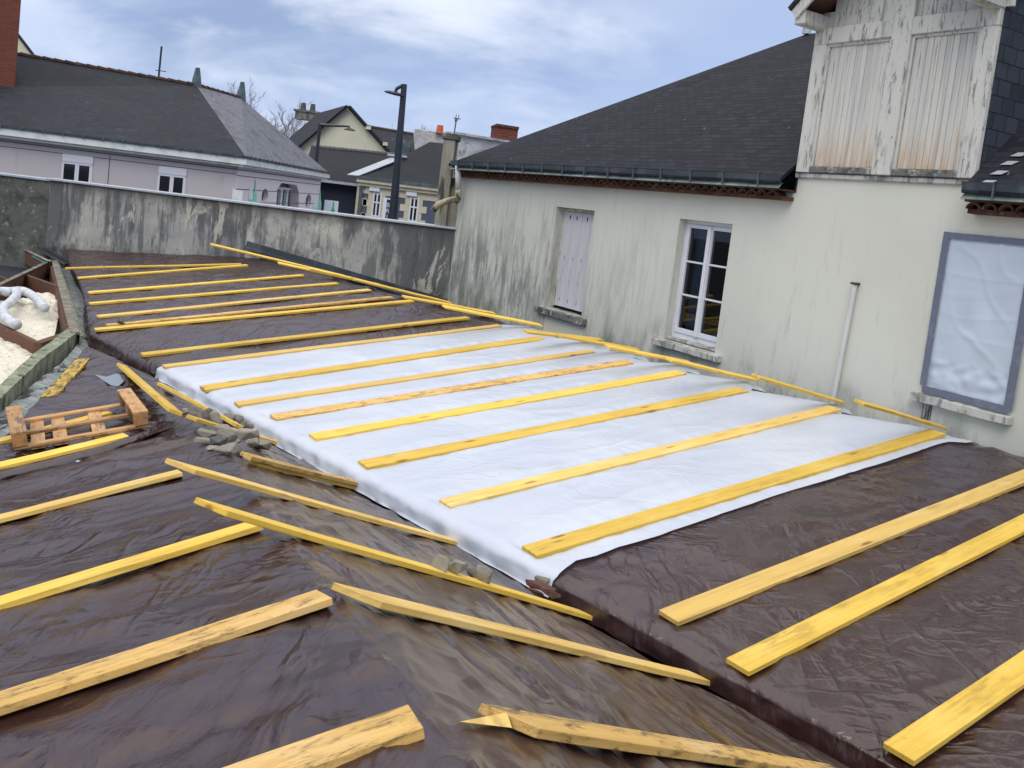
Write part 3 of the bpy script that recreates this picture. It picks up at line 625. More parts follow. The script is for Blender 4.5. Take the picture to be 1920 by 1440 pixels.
# ---------------------------------------------------------------- boards
def board(pl, p0, p1, w_=.15, t_=.028, mat='board', label='', cat='board', group='', lift=.012, ext=0.0, c0=0.0, c1=0.0, roll=0.0, ext0=0.0, P3=None, taper0=1.0, taper1=1.0):
    if P3: A_, B_ = P3; nn = pl.n if pl else UP
    else: A_, B_ = pl.hit(*p0, t_ + lift), pl.hit(*p1, t_ + lift); nn = pl.n
    x = (B_ - A_).normalized(); y = nn.cross(x).normalized(); z = x.cross(y)
    if roll: R_ = Matrix.Rotation(roll, 3, x); y = R_ @ y; z = R_ @ z
    A_ = A_ - x * ext0; L_ = (B_ - A_).length + ext
    n = max(4, int(L_ / .25)); b = MB(); sd_ = random.random() * 99; vs = []
    for i in range(n + 1):
        s = i / n
        for (sy, sz) in ((-1, -1), (1, -1), (1, 0), (-1, 0)):
            wy = w_ / 2 * (taper0 + (1 - taper0) * min(1, s * L_ / .3)) * (taper1 + (1 - taper1) * min(1, (1 - s) * L_ / .3))
            xx = s * L_
            if i == 0: xx += abs(c0) * (1 - sy) / 2
            if i == n: xx += c1 * (sy + 1) / 2
            bow = .006 * nz(s * 2.2, sd_) ; bw2 = .008 * nz(s * 1.7, sd_, 5)
            vs.append(V(xx, sy * wy + bw2 + .0015 * nz(xx * 9, sd_, sy), (sz * t_) + bow + .001 * nz(xx * 8, sd_, 3 + sz)))
    fs = []
    for i in range(n):
        for k in range(4): fs.append([i * 4 + k, (i + 1) * 4 + k, (i + 1) * 4 + (k + 1) % 4, i * 4 + (k + 1) % 4])
    fs += [[3, 2, 1, 0], [n * 4 + k for k in range(4)]]
    b.add(vs, fs)
    me_o = b.build('wooden_board', M[mat], None, origin=(0, 0, 0), bevel=0)
    bm = bmesh.new(); bm.from_mesh(me_o.data)
    eds = [e for e in bm.edges if len(e.link_faces) == 2 and e.calc_face_angle(0) > .6]
    bmesh.ops.bevel(bm, geom=eds, offset=.0022, segments=1, affect='EDGES'); bm.to_mesh(me_o.data); bm.free()
    mw = Matrix((x, y, z)).transposed().to_4x4(); mw.translation = A_
    me_o.matrix_world = mw
    return tag(me_o, label, cat, group)
GA = 'boards laid across the long roof'
for i, (p, q, w_, m_, lb) in enumerate(BOARDS_A):
    near = i >= 16
    board(PA, p, q, w_, .027, m_, lb, 'board', GA, ext=(0 if not near else {16: .45, 17: 1.4, 18: 2.6}[i]), lift=.006 if i < 16 else .0)
GK = 'boards on the hidden rear slope sticking up past the ridge'
K_ = [((397, 457), (633, 530), 'longest thin board crossing the ridge in front of the concrete wall, tip raised highest'),
 ((523, 492), (700, 543), 'second ridge board from the concrete wall, close along the zinc flashing'),
 ((580, 501), (767, 557), 'third ridge board, its tip touching the zinc flashing'),
 ((662, 522), (833, 573), 'fourth ridge board, ending where concrete wall meets house wall'),
 ((757, 555), (913, 603), 'fifth ridge board, just past the house corner'),
 ((833, 573), (1000, 627), 'sixth ridge board, below the stained end of the house wall'),
 ((986, 620), (1114, 654), 'seventh ridge board, below the shuttered window sill'),
 ((1048, 627), (1183, 675), 'eighth ridge board, tip just right of the shuttered window sill'),
 ((1140, 648), (1280, 698), 'ninth ridge board, between the shuttered window and the glazed one'),
 ((1254, 672), (1401, 726), 'tenth ridge board, raised tip beneath the glazed window sill'),
 ((1416, 704), (1567, 762), 'eleventh ridge board, raised tip left of the vertical white pipe'),
 ((1612, 752), (1758, 803), 'twelfth ridge board, nearest one, pointing up beside the small wall vent')]
for p, q, lb in K_:
    r1 = ray(*q); Qc = r1 * ((bR + .02) / r1.dot(eb)); Qc.z = ZR + .030
    r0 = ray(*p); tip = r0 * (Qc.dot(ea) / r0.dot(ea))
    board(PK, None, None, .09, .022, 'board', 'yellow ' + lb, 'board', GK, ext=.12, P3=(tip, Qc), roll=.22)
GL = 'boards on the left slope of the front roof'
board(PH, (-60, 885), (236, 814), .112, .024, 'board', 'yellow board lying just below the pallet', 'board', GL, ext0=.4, lift=.017)
board(PL, (-60, 983), (338, 883), .112, .024, 'board_pale', 'pale grained board on brown tarp, its right end under the tip of a diagonal board', 'board', GL, ext0=.6, lift=.017)
board(PL, (-40, 1136), (484, 978), .108, .025, 'board', 'bright yellow board with splintered right end meeting a diagonal board', 'board', GL, ext0=.6, lift=.017)
board(PL, (-40, 1324), (612, 1111), .112, .025, 'board_dirty', 'dirty board with dark speckles and worn orange right end', 'board', GL, ext0=.5, c1=-.015, lift=.017)
board(PL, (420, 1467), (780, 1342), .118, .028, 'board_dirty', 'short thick mud-spotted board cut off by the bottom edge', 'board', GL, ext0=.3, lift=.030)
board(PH, (0, 824), (205, 772), .10, .025, 'board', 'yellow board half hidden under the pallet', 'board', GL, ext0=.5, lift=.012)
GR = 'boards on the right slope of the front roof'
sl = lambda *a, **k: board(*a, **k)
sl(PR, (322, 864), (908, 1028), .085, .024, 'board_pale', 'long board with slanted upper tip, above the two with stones', 'board', GR, c0=-.11, c1=-.05, lift=.017)
sl(PR, (376, 938), (1118, 1155), .085, .024, 'board', 'long yellow board with four grey stones resting on it', 'board', GR, c0=-.10, c1=-.12, lift=.017)
sl(PR, (640, 1102), (1328, 1271), .095, .025, 'board_pale', 'long grained board with mitred upper end and pointed lower end', 'board', GR, c0=-.14, c1=-.12, lift=.017)
sl(PR, (925, 1335), (1240, 1388), .10, .027, 'board_dirty', 'mouldy board with splintered tip at the bottom of the picture', 'board', GR, c0=-.12, ext=1.2, lift=.017)
sl(PR, (462, 850), (702, 911), .085, .026, 'board_dirty', 'upper of two stacked short boards running out from the stone pile', 'board', GR, c1=-.05, lift=.042)
sl(PR, (478, 864), (700, 918), .07, .026, 'board', 'lower of two stacked short boards running out from the stone pile', 'board', GR, lift=.012)
sl(PQ, (357, 779), (540, 834), .06, .028, 'board', 'narrow board between the stone pile and the row of stones above it', 'board', GR, c0=-.05, lift=.014)
sl(PQ, (297, 716), (452, 797), .07, .028, 'board', 'narrow yellow board lying over the dark valley gap, stones on its lower end', 'board', GR, c0=-.05, lift=.03)
sl(PQ, (228, 682), (330, 770), .10, .028, 'board', 'wet two-tone board behind the right rail of the pallet', 'board', GR, c0=-.04, lift=.014)
sl(PH, (155, 672), (92, 742), .13, .026, 'board_mud', 'board caked in dark mud beside the zinc valley', 'board', GR, lift=.014)
# splinters
S = MB(); a0 = PL.hit(478, 987, .02); a1 = PL.hit(513, 978, .05)
S.add([a0 + V(0, 0, .0), a0 + d1 * -.03, a0 + UP * .02, a1], [[0, 1, 3], [1, 2, 3], [2, 0, 3], [0, 2, 1]])
tag(S.build('wood_splinter', M['board'], fix=True), 'thin torn splinter lying at the diagonal board on the left slope', 'splinter')
S = MB(); a0 = PR.hit(948, 1352, .028); a1 = PR.hit(862, 1353, .03)
S.add([a0 + d1 * .03, a0 - d1 * .03, a0 + UP * .022, a1], [[0, 1, 3], [1, 2, 3], [2, 0, 3], [0, 2, 1]])
tag(S.build('wood_splinter', M['board_pale'], fix=True), 'long pale splinter sticking out left of the mouldy board', 'splinter')
# moss clumps
def clump(px, py, pl, r, lb):
    c = pl.hit(px, py, r * .3); b = MB()
    bm = bmesh.new(); bmesh.ops.create_icosphere(bm, subdivisions=3, radius=1)
    vs = [c + V(p.co.x * r, p.co.y * r * .7, p.co.z * r * .5) * (1 + .5 * nz(p.co.x * 2 + px, p.co.y * 2, p.co.z * 2)) for p in bm.verts]
    b.add(vs, [[v.index for v in f.verts] for f in bm.faces]); bm.free()
    tag(b.build('moss_clump', M['moss']), lb, 'moss')
clump(880, 1376, PR, .014, 'dark clump of moss beside the splintered board tip')
clump(789, 1350, PL, .013, 'small moss clump against the short thick board end')

# ---------------------------------------------------------------- stones
def stone(p, sx, sy, sz, name='stone', mat='rock', label='', group=None, yaw=None, seed=None, cat='stone', tiltn=None):
    rnd = random.Random(seed); bm = bmesh.new()
    for k in range(11):
        q = V(rnd.gauss(0, 1), rnd.gauss(0, 1), rnd.gauss(0, 1)).normalized()
        q = V(*(max(-.72, min(.72, c * 1.05)) for c in q)) * rnd.uniform(.85, 1.1)
        bm.verts.new(q)
    for sx_ in (-1, 1):
        for sy_ in (-1, 1):
            if rnd.random() < .7: bm.verts.new(V(sx_ * .62, sy_ * .6, rnd.uniform(-.5, .5)))
    r = bmesh.ops.convex_hull(bm, input=bm.verts)
    bmesh.ops.delete(bm, geom=[g for g in r['geom_interior'] if isinstance(g, bmesh.types.BMVert)], context='VERTS')
    bmesh.ops.bevel(bm, geom=bm.edges[:], offset=.05, segments=2, affect='EDGES')
    bmesh.ops.subdivide_edges(bm, edges=bm.edges[:], cuts=1, use_grid_fill=True)
    bmesh.ops.triangulate(bm, faces=bm.faces[:])
    yaw = rnd.uniform(0, 6) if yaw is None else yaw
    Rm = Matrix.Rotation(yaw, 3, 'Z')
    if tiltn is not None: Rm = V(0, 0, 1).rotation_difference(tiltn).to_matrix() @ Rm
    b = MB(); bm.verts.index_update()
    vs = [Rm @ V(v.co.x * sx * .75, v.co.y * sy * .75, v.co.z * sz * .8) * (1 + .05 * nz(v.co.x * 3 + (seed or 0), v.co.y * 3, v.co.z * 3)) for v in bm.verts]
    mz = min(v.z for v in vs)
    b.add([v + p - UP * (mz * .8) for v in vs], [[v.index for v in f.verts] for f in bm.faces]); bm.free()
    o = b.build(name, M[mat]); return tag(o, label, cat, group)
Z6 = lambda x, y: (350 + x * .109375, 750 + y * .109375)
GS = 'stones heaped beside the ridge'
pile = [  # zoom x, y, width px, height px, mat, layer, label
 (330, 555, 300, 120, 'rockdark', 0, 'dark wet slab at the top left of the stone pile'),
 (640, 590, 340, 120, 'rock', 1, 'longest flat grey stone across the top of the pile'),
 (880, 665, 190, 100, 'rock', 0, 'pale stone at the right end of the long flat stone in the pile'),
 (320, 640, 230, 120, 'rock', 1, 'blunt stone at the left edge of the pile, under the dark slab'),
 (325, 745, 230, 90, 'rock', 0, 'thin bright flake at the lower left edge of the pile'),
 (510, 770, 160, 160, 'rockdark', 1, 'upright dark stone in the middle left of the pile'),
 (635, 745, 200, 180, 'rock', 2, 'big pale squarish stone at the centre of the pile'),
 (775, 775, 110, 100, 'rock', 1, 'small rounded stone right of the central one in the pile'),
 (846, 770, 60, 60, 'rock', 1, 'tiniest pale pebble wedged in the pile'),
 (990, 790, 240, 180, 'rock', 1, 'large pale block at the right of the pile over the board end'),
 (1100, 730, 110, 90, 'rock', 0, 'small stone behind the large pale block of the pile'),
 (1230, 835, 250, 150, 'rock', 1, 'rightmost layered stone of the pile, on the stacked boards'),
 (655, 910, 250, 170, 'rock', 1, 'wedge-shaped stone pointing downhill at the bottom of the pile'),
 (865, 900, 240, 130, 'rockdark', 0, 'dark stone at the lower right of the pile'),
 (990, 990, 150, 110, 'rockdark', 0, 'small dark stone above the lowest stone of the pile'),
 (1120, 1060, 260, 150, 'rock', 0, 'lowest stone of the pile, flat and fallen downhill'),
 (448, 850, 115, 60, 'rock', 0, 'single white chip lying just below the pile')]
def pxs(p, px_): return px_ * .109375 * (p.length) / FPX * 1.05
for i, (x, y, wx, hy, m_, ly, lb) in enumerate(pile):
    px, py = Z6(x, y); p = hitB(px, py + .25 * hy * .109)
    W_ = pxs(p, wx); H_ = pxs(p, hy)
    stone(p + PR.n * (.018 * ly), W_ * 1.3, max(H_ * 1.5, .06), max(H_ * .95, .030), mat=m_, label=lb, group=GS, yaw=-.3 + .3 * math.sin(i * 5), seed=i + 3)
GS2 = 'stones weighing down the narrow boards'
row = [(340, 285, 90, 100, 'small dark stone at the left end of the upper stone row'), (500, 340, 270, 130, 'longest block of the upper stone row'), (700, 385, 180, 120, 'second block of the upper stone row, tucked against the board'),
 (850, 430, 140, 110, 'reddish-grey third stone of the upper stone row'), (950, 480, 80, 90, 'dark narrow stone in the gap of the upper row'), (1040, 430, 120, 60, 'thin slab peeking over the top of the upper stone row'),
 (1090, 525, 200, 120, 'broad rounded stone near the right end of the upper row'), (1255, 550, 160, 130, 'square block closing the right end of the upper stone row')]
for i, (x, y, wx, hy, lb) in enumerate(row):
    px, py = Z6(x, y); p = hitB(px, py + .3 * hy * .109)
    stone(p + UP * .012, pxs(p, wx) * 1.3, pxs(p, hy) * 1.3, pxs(p, hy) * 1.3, mat='rock', label=lb, group=GS2, yaw=-.4, seed=i + 40)
p = hitB(347, 777); stone(p, .07, .06, .05, label='lone pale stone at the foot of the wet two-tone board', group=GS2, seed=60)
GS3 = 'stones in line on a board'
Z7 = lambda x, y: (780 + x * .15625, 1010 + y * .15625)
for i, (x, y, wx, hy, lb) in enumerate([(283, 270, 205, 170, 'square grey stone, leftmost of four on the long board'), (480, 310, 195, 190, 'tall grey stone, second of four on the long board'),
        (650, 370, 150, 120, 'small chipped stone, third of four on the long board'), (800, 395, 175, 190, 'rounded brownish stone, rightmost of four on the long board')]):
    px, py = Z7(x, y + hy * .72); p = PR.hit(px, py, .034); k = p.length / FPX * .15625
    stone(p, wx * k * 1.1, hy * k * .8, hy * k * 1.05, label=lb, group=GS3, yaw=-.35, seed=i + 71)
# crumpled clay fragments holding the corner of the white sheet
for i, (x, y, wx, hy, m_, lb) in enumerate([(1490, 590, 290, 130, 'tile', 'curved red tile fragment pinning the corner of the white sheet'), (1600, 660, 210, 110, 'tile', 'broken red tile chip lying lowest by the corner of the white sheet'),
        (1510, 500, 150, 90, 'rock', 'grey mortar lump on top of the red tile fragments'), (1440, 640, 190, 60, 'tile', 'flat tile shard slid under the red fragments')]):
    px, py = Z7(x, y + hy * .2); p = PR.hit(px, py, .045 + (.03 if i == 2 else 0)); k = p.length / FPX * .15625
    stone(p, wx * k * 1.15, hy * k * .9, hy * k * .7, name='rubble', mat=m_, label=lb, group='rubble holding the sheet corner', yaw=-.5, seed=i + 90, cat='rubble')
p = PA.hit(226, 606, .04); stone(p, .13, .07, .07, mat='rockdark', label='dark stone lying alone on the doubled boards of the far tarp', seed=101)
# ---------------------------------------------------------------- hidden carcass of the low buildings, so that gaps read dark
b = MB()
q = [AB(-1.4, bE + .12, 0), AB(-1.4, bR - .02, 0), AB(awall(bR) - .05, bR - .02, 0), AB(awall(a_c3[1] + .7) - .05, a_c3[1] + .7, 0), AB(a_c3[0], a_c3[1] + .12, 0), AB(a_c2[0], a_c2[1] + .12, 0), AB(a_c1[0], bE + .12, 0)]
top = [V(p.x, p.y, zA(p.x, p.y) - .07) for p in q]; bot = [V(p.x, p.y, ZG) for p in q]
n = len(q); b.add(top + bot, [list(range(n)), list(range(n, 2 * n))[::-1]] + [[i, (i + 1) % n, (i + 1) % n + n, i + n] for i in range(n)])
tag(b.build('low_building', M['dark']), 'dark carcass of the long low building under the white sheet', 'building')

# ---------------------------------------------------------------- concrete wall
def cwp(px, py): r = ray(px, py); return r * ((cwl0.dot(cwn)) / r.dot(cwn))
cxL = cwp(88, 420); cxL.z = 0; ct = cwp(830, 428).z
cwbase = V(-1.34, 16.65, 0)
wallr = V(-1.05, 0, 0); wallr = cwl0 + (-cwd) * .3
bw = MB(); A0 = V(cxL.x, cxL.y, 0); A1 = cwl0 + (-cwd) * .02
cwx = empty('concrete_wall', A1 + UP * ZG, 'long grey concrete wall streaked black behind the far brown tarp', 'wall')
ncol, nrow = 180, 40; Pg = []
for i in range(ncol + 1):
    p = A0.lerp(A1, i / ncol); Pg.append([p + UP * (ZG + (ct - ZG) * j / nrow) + cwn * (-.006 * nz(i * .11, j * .2) - .004 * nz(i * .5, j * .6, 3)) for j in range(nrow + 1)])
g_ = grid('wall_face', Pg, M['conc'], cwx)
bw.prism([A0 + UP * ZG + cwn * .012, A1 + UP * ZG + cwn * .012, A1 + UP * ZG + cwn * .28, A0 + UP * ZG + cwn * .28], UP * (ct - ZG))
bw.build('wall_body', M['conc'], cwx, origin=(0, 0, 0))
cp = MB(); c0 = A0 + UP * ct - cwn * .05 + cwd * .04; c1 = A1 + UP * ct - cwn * .05
cp.prism([c0, c1, c1 + cwn * .38, c0 + cwn * .38], UP * .045)
cp.build('coping', M['coping'], cwx, bevel=.008)
# older wall further left
zo = cwp(0, 329).z
o0 = A0 + cwn * .10; o1 = A0 + cwd * 9 + cwn * .10
ow = empty('old_wall', o0 + UP * ZG, 'older dark mossy wall at the left end of the pale coping', 'wall')
b = MB(); b.prism([o0 + UP * ZG, o1 + UP * ZG, o1 + UP * ZG + cwn * .3, o0 + UP * ZG + cwn * .3], UP * (zo + .0 - ZG)); b.build('wall_body', M['concold'], ow, origin=(0, 0, 0))
b = MB(); b.prism([o0 + UP * zo - cwn * .04, o1 + UP * zo - cwn * .04, o1 + UP * zo + cwn * .34, o0 + UP * zo + cwn * .34], UP * .05); b.build('coping', M['coping'], ow, bevel=.008)
# zinc flashing between the rear slope and the wall, and the strip in the left corner
f0_ = cwp(462, 464) - cwn * .06; f1_ = cwp(838, 574) - cwn * .06
b = MB(); b.beam(f0_, f1_, .10, .05); b.beam(f0_ + UP * .07 + cwn * .05, f1_ + UP * .07 + cwn * .05, .02, .12)
tag(b.build('zinc_flashing', M['cover'], bevel=.004), 'dark zinc flashing sloping down along the concrete wall behind the ridge boards', 'flashing')
b = MB(); b.beam(cwp(78, 464) - cwn * .15, cwp(136, 495) - cwn * .18, .16, .02); b.beam(cwp(84, 463) - cwn * .03, cwp(134, 492) - cwn * .05, .05, .05)
tag(b.build('zinc_flashing', M['cover'], bevel=.004), 'short zinc strip in the corner below the old wall joint', 'flashing')

# ---------------------------------------------------------------- pillar and drain at the house corner
def cwpo(px, py, off): r = ray(px, py); return r * ((cwl0.dot(cwn) - off) / r.dot(cwn))
pl_ = empty('wall_pillar', cwpo(838, 560, -.1) * 1.0, 'grey rendered pillar with dark cap rising over the wall at the house corner', 'pillar')
def quadpx(pts, off): return [cwpo(x, y, off) for x, y in pts]
xl, xr = cwpo(828, 300, -.02), cwpo(850, 300, -.02)
zt = cwpo(845, 250, -.02).z; zc = cwpo(845, 262, -.02).z
for nm_, mt, z0, z1, g in (('shaft', 'pillar', ct + .0, zc, 0), ('cap', 'concold', zc, zt, .03)):
    b = MB(); a_ = V(xl.x, xl.y, z0) + cwd * g; c_ = V(xr.x, xr.y, z0) - cwd * g
    b.prism([a_ - cwn * (.03 + g), c_ - cwn * (.03 + g), c_ + cwn * (.40 + g), a_ + cwn * (.40 + g)], UP * (z1 - z0)); b.build(nm_, M[mt], pl_, bevel=.012, origin=(0, 0, 0))
# strip of old render between pillar and house wall
b = MB(); s0 = V(xr.x, xr.y, 0); s1 = cwl0 - cwd * .35 + cwn * .0
b.prism([s0 + UP * ZG + cwn * .10, s1 + UP * ZG + cwn * .10, s1 + UP * ZG + cwn * .3, s0 + UP * ZG + cwn * .3], UP * (.40 - ZG))
b.build('side_render', M['pillar'], pl_, origin=(0, 0, 0))

# ---------------------------------------------------------------- the big house
hs = empty('house', HP(-8, ZG), 'large pale rendered house with slate roof, dormer, shuttered window and glazed window', 'house')
S0 = -14.72; S1 = 1.5
def rect(pts): s = [hpx(*p) for p in pts]; return s
wz = .22
sh = dict(s0=hpx(1035, 480)[0], s1=hpx(1108, 480)[0], z0=-1.47, z1=.085)
wi = dict(s0=hpx(1262, 500)[0] , s1=hpx(1366, 500)[0], z0=-1.45, z1=.105)
pf = dict(s0=hpx(1757, 560)[0], s1=hpx(1925, 560)[0] , z0=-1.20, z1=.20)
sh['s0'] = (hpx(1043, 388)[0] + hpx(1021, 577)[0]) / 2; sh['s1'] = (hpx(1115, 395)[0] + hpx(1091, 588)[0]) / 2
wi['s0'] = (hpx(1276, 410)[0] + hpx(1245, 625)[0]) / 2; wi['s1'] = (hpx(1373, 420)[0] + hpx(1343, 646)[0]) / 2
zw = (hpx(871, 331)[1] + hpx(1487, 370)[1]) / 2          # top of the wall below the tile course
sd0 = (hpx(1539, 40)[0] + hpx(1499, 322)[0]) / 2; sd1 = (hpx(1883, 14)[0] + hpx(1832, 349)[0]) / 2
zd = (hpx(1500, 320)[1] + hpx(1830, 340)[1]) / 2
def wallcells(name, mat, s0, s1, z0, z1, holes, th, parent):
    ss = sorted({s0, s1, *[h['s0'] for h in holes], *[h['s1'] for h in holes]}); zs = sorted({z0, z1, *[h['z0'] for h in holes], *[h['z1'] for h in holes]})
    inside = lambda s, z: any(h['s0'] < s < h['s1'] and h['z0'] < z < h['z1'] for h in holes)
    b = MB()
    for i in range(len(ss) - 1):
        for j in range(len(zs) - 1):
            if inside((ss[i] + ss[i + 1]) / 2, (zs[j] + zs[j + 1]) / 2): continue
            b.face([HP(ss[i], zs[j]), HP(ss[i + 1], zs[j]), HP(ss[i + 1], zs[j + 1]), HP(ss[i], zs[j + 1])])
    for h in holes:
        a, c, d, e = h['s0'], h['s1'], h['z0'], h['z1']
        b.face([HP(a, d), HP(a, e), HP(a, e, -th), HP(a, d, -th)]); b.face([HP(c, d), HP(c, d, -th), HP(c, e, -th), HP(c, e)])
        b.face([HP(a, e), HP(c, e), HP(c, e, -th), HP(a, e, -th)]); b.face([HP(a, d), HP(a, d, -th), HP(c, d, -th), HP(c, d)])
    b.face([HP(s0, z0), HP(s0, z1), HP(s0, z1, -9), HP(s0, z0, -9)])
    b.face([HP(s1, z0), HP(s1, z0, -9), HP(s1, z1, -9), HP(s1, z1)])
    b.face([HP(s0, z0, -9), HP(s0, z1, -9), HP(s1, z1, -9), HP(s1, z0, -9)])
    return b.build(name, mat, parent, origin=(0, 0, 0), fix=False)
wallcells('wall', M['render'], S0, S1, ZG, .52, [sh, wi, pf], .3, hs)
b = MB(); b.box(HP((sd0 + sd1) / 2, (zd + zw) / 2 - .02, -.1), dn * ((sd1 - sd0) / 2 + .0), nw * .098, UP * ((zd - zw) / 2 + .05)); b.build('dormer_base', M['render'], hs, origin=(0, 0, 0))
b = MB(); sj = hpx(1808, 420)[0]
b.face([HP(sj, zw + .1, .004), HP(S1, zw + .1, .004), HP(S1, pf['z1'] + .02, .004), HP(sj, pf['z1'] + .02, .004)]); b.build('cream_patch', M['render2'], hs, origin=(0, 0, 0), fix=False)
# dark rooms behind the openings
for h in (wi, pf):
    b = MB(); a, c, d, e = h['s0'] - .6, h['s1'] + .6, h['z0'] - .5, h['z1'] + .3
    for F in ([(a, d, -2), (c, d, -2), (c, e, -2), (a, e, -2)], [(a, d, -.31), (a, d, -2), (a, e, -2), (a, e, -.31)], [(c, d, -.31), (c, e, -.31), (c, e, -2), (c, d, -2)], [(a, d, -.31), (c, d, -.31), (c, d, -2), (a, d, -2)], [(a, e, -.31), (a, e, -2), (c, e, -2), (c, e, -.31)]):
        b.face([HP(*f) for f in F])
    b.build('room', M['dark'], hs, fix=False)
def barb(b, s0, s1, z0, z1, off0, off1): return b.box(HP((s0 + s1) / 2, (z0 + z1) / 2, (off0 + off1) / 2), dn * abs(s1 - s0) / 2, nw * abs(off1 - off0) / 2, UP * abs(z1 - z0) / 2)
# glazed window
W_ = empty('window', HP(wi['s0'], wi['z0'])); setparent(W_, hs); tag(W_, 'white two-leaf window of six panes, glazed and reflecting boards')
a, c, d, e = wi['s0'], wi['s1'], wi['z0'] + .10, wi['z1']
mid = (a + c) / 2; fw = .05
b = MB(); barb(b, a, c, d - .09, d + .01, -.12, -.20); barb(b, a, c, e - fw, e + .02, -.12, -.20); barb(b, a - .01, a + fw, d + .01, e - fw, -.12, -.20); barb(b, c - fw, c + .01, d + .01, e - fw, -.12, -.20)
b.build('frame', M['pvc'], W_, bevel=.004)
b = MB()
for (x0, x1) in ((a + fw, mid - .0), (mid + .0, c - fw)):
    barb(b, x0 + .002, x0 + .045, d + .012, e - fw - .002, -.105, -.16); barb(b, x1 - .045, x1 - .002, d + .012, e - fw - .002, -.105, -.16)
    barb(b, x0 + .045, x1 - .045, d + .012, d + .075, -.107, -.16); barb(b, x0 + .045, x1 - .045, e - fw - .05, e - fw - .002, -.107, -.16)
    for k in (1, 2):
        zz_ = d + .075 + (e - fw - .05 - d - .075) * k / 3; barb(b, x0 + .045, x1 - .045, zz_ - .012, zz_ + .012, -.115, -.15)
barb(b, mid - .03, mid + .03, d + .014, e - fw - .01, -.085, -.106)
b.build('casement', M['pvc'], W_, bevel=.003)
b = MB(); b.face([HP(a + fw, d, -.135), HP(c - fw, d, -.135), HP(c - fw, e - fw, -.135), HP(a + fw, e - fw, -.135)]); b.build('glass', M['glass'], W_, fix=False)
M['curtain'] = mk('blue_curtain', (.10, .17, .25), .8)
b = MB(); Pc = [[HP(a + .06 + .20 * i / 14 + 0, zz_, -.28 - .03 * math.sin(i * 1.9)) for zz_ in (d, e - .05)] for i in range(15)]
grid('curtain', Pc, M['curtain'], W_)
def sill(h, mat, ov, th, nm='sill', seed=0):
    b = MB(); nS = 22; s0, s1 = h['s0'] - ov, h['s1'] + ov; vs = []
    for i in range(nS + 1):
        s = s0 + (s1 - s0) * i / nS
        for (o_, z_) in ((-.24, .01), (.09, -.012), (.09, -th), (-.24, -th)):
            j = .008 * nz(i * .9 + seed, o_ * 5, z_ * 30)
            vs.append(HP(s, h['z0'] + z_ + j, o_ + (j if o_ > 0 else 0)))
    fs = [[i * 4 + k, i * 4 + (k + 1) % 4, (i + 1) * 4 + (k + 1) % 4, (i + 1) * 4 + k] for i in range(nS) for k in range(4)] + [[0, 1, 2, 3][::-1], [nS * 4 + k for k in range(4)]]
    b.add(vs, fs); return b.build(nm, M[mat], hs, bevel=.004)
sill(wi, 'sill', .13, .085, seed=2)
b = MB(); barb(b, wi['s0'] + .01, wi['s1'] - .01, wi['z0'] + .012, wi['z0'] + .05, -.03, -.2); b.build('sill_board', M['sill'], hs, bevel=.004)
# shuttered window
a, c, d, e = sh['s0'], sh['s1'], sh['z0'] + .04, sh['z1']
so_ = empty('shuttered_window', HP(a, d)); setparent(so_, hs); tag(so_, 'narrow window closed by a white board shutter')
b = MB(); barb(b, a, a + .07, d, e, -.15, -.22); barb(b, a + .07, c, e - .05, e, -.15, -.22); barb(b, c - .02, c, d, e - .05, -.15, -.22); b.build('frame', M['paint'], so_)
ws_ = (c - .02 - a - .07) / 4
for k in range(4):
    b = MB(); x0 = a + .07 + ws_ * k
    barb(b, x0 + .002, x0 + ws_ - .003, d + .01, e - .055, -.135, -.165)
    b.build('shutter_board', M['shutter'], so_, bevel=.004)
for k in range(4):
    for zf in (.075, .5, .91):
        b = MB(); sc_ = a + .07 + ws_ * (k + ((.62 if k % 2 == 0 else .42) if zf > .9 else .5)); hw = .008 if zf > .9 else .003
        barb(b, sc_ - hw, sc_ + hw, d + (e - d) * zf - .03, d + (e - d) * zf + .028, -.128 if zf > .9 else -.131, -.134); b.build('slot', M['dark'], so_)
b = MB(); barb(b, a, c, d - .04, e, -.18, -.3); b.build('back_panel', M['dark'], so_)
sill(sh, 'sillold', .15, .10, seed=9)
b = MB(); barb(b, sh['s0'] + .06, sh['s1'] + .10, -2.1, sh['z0'] - .10, .001, .010); b.build('infill', M['render2'], hs, origin=(0, 0, 0))
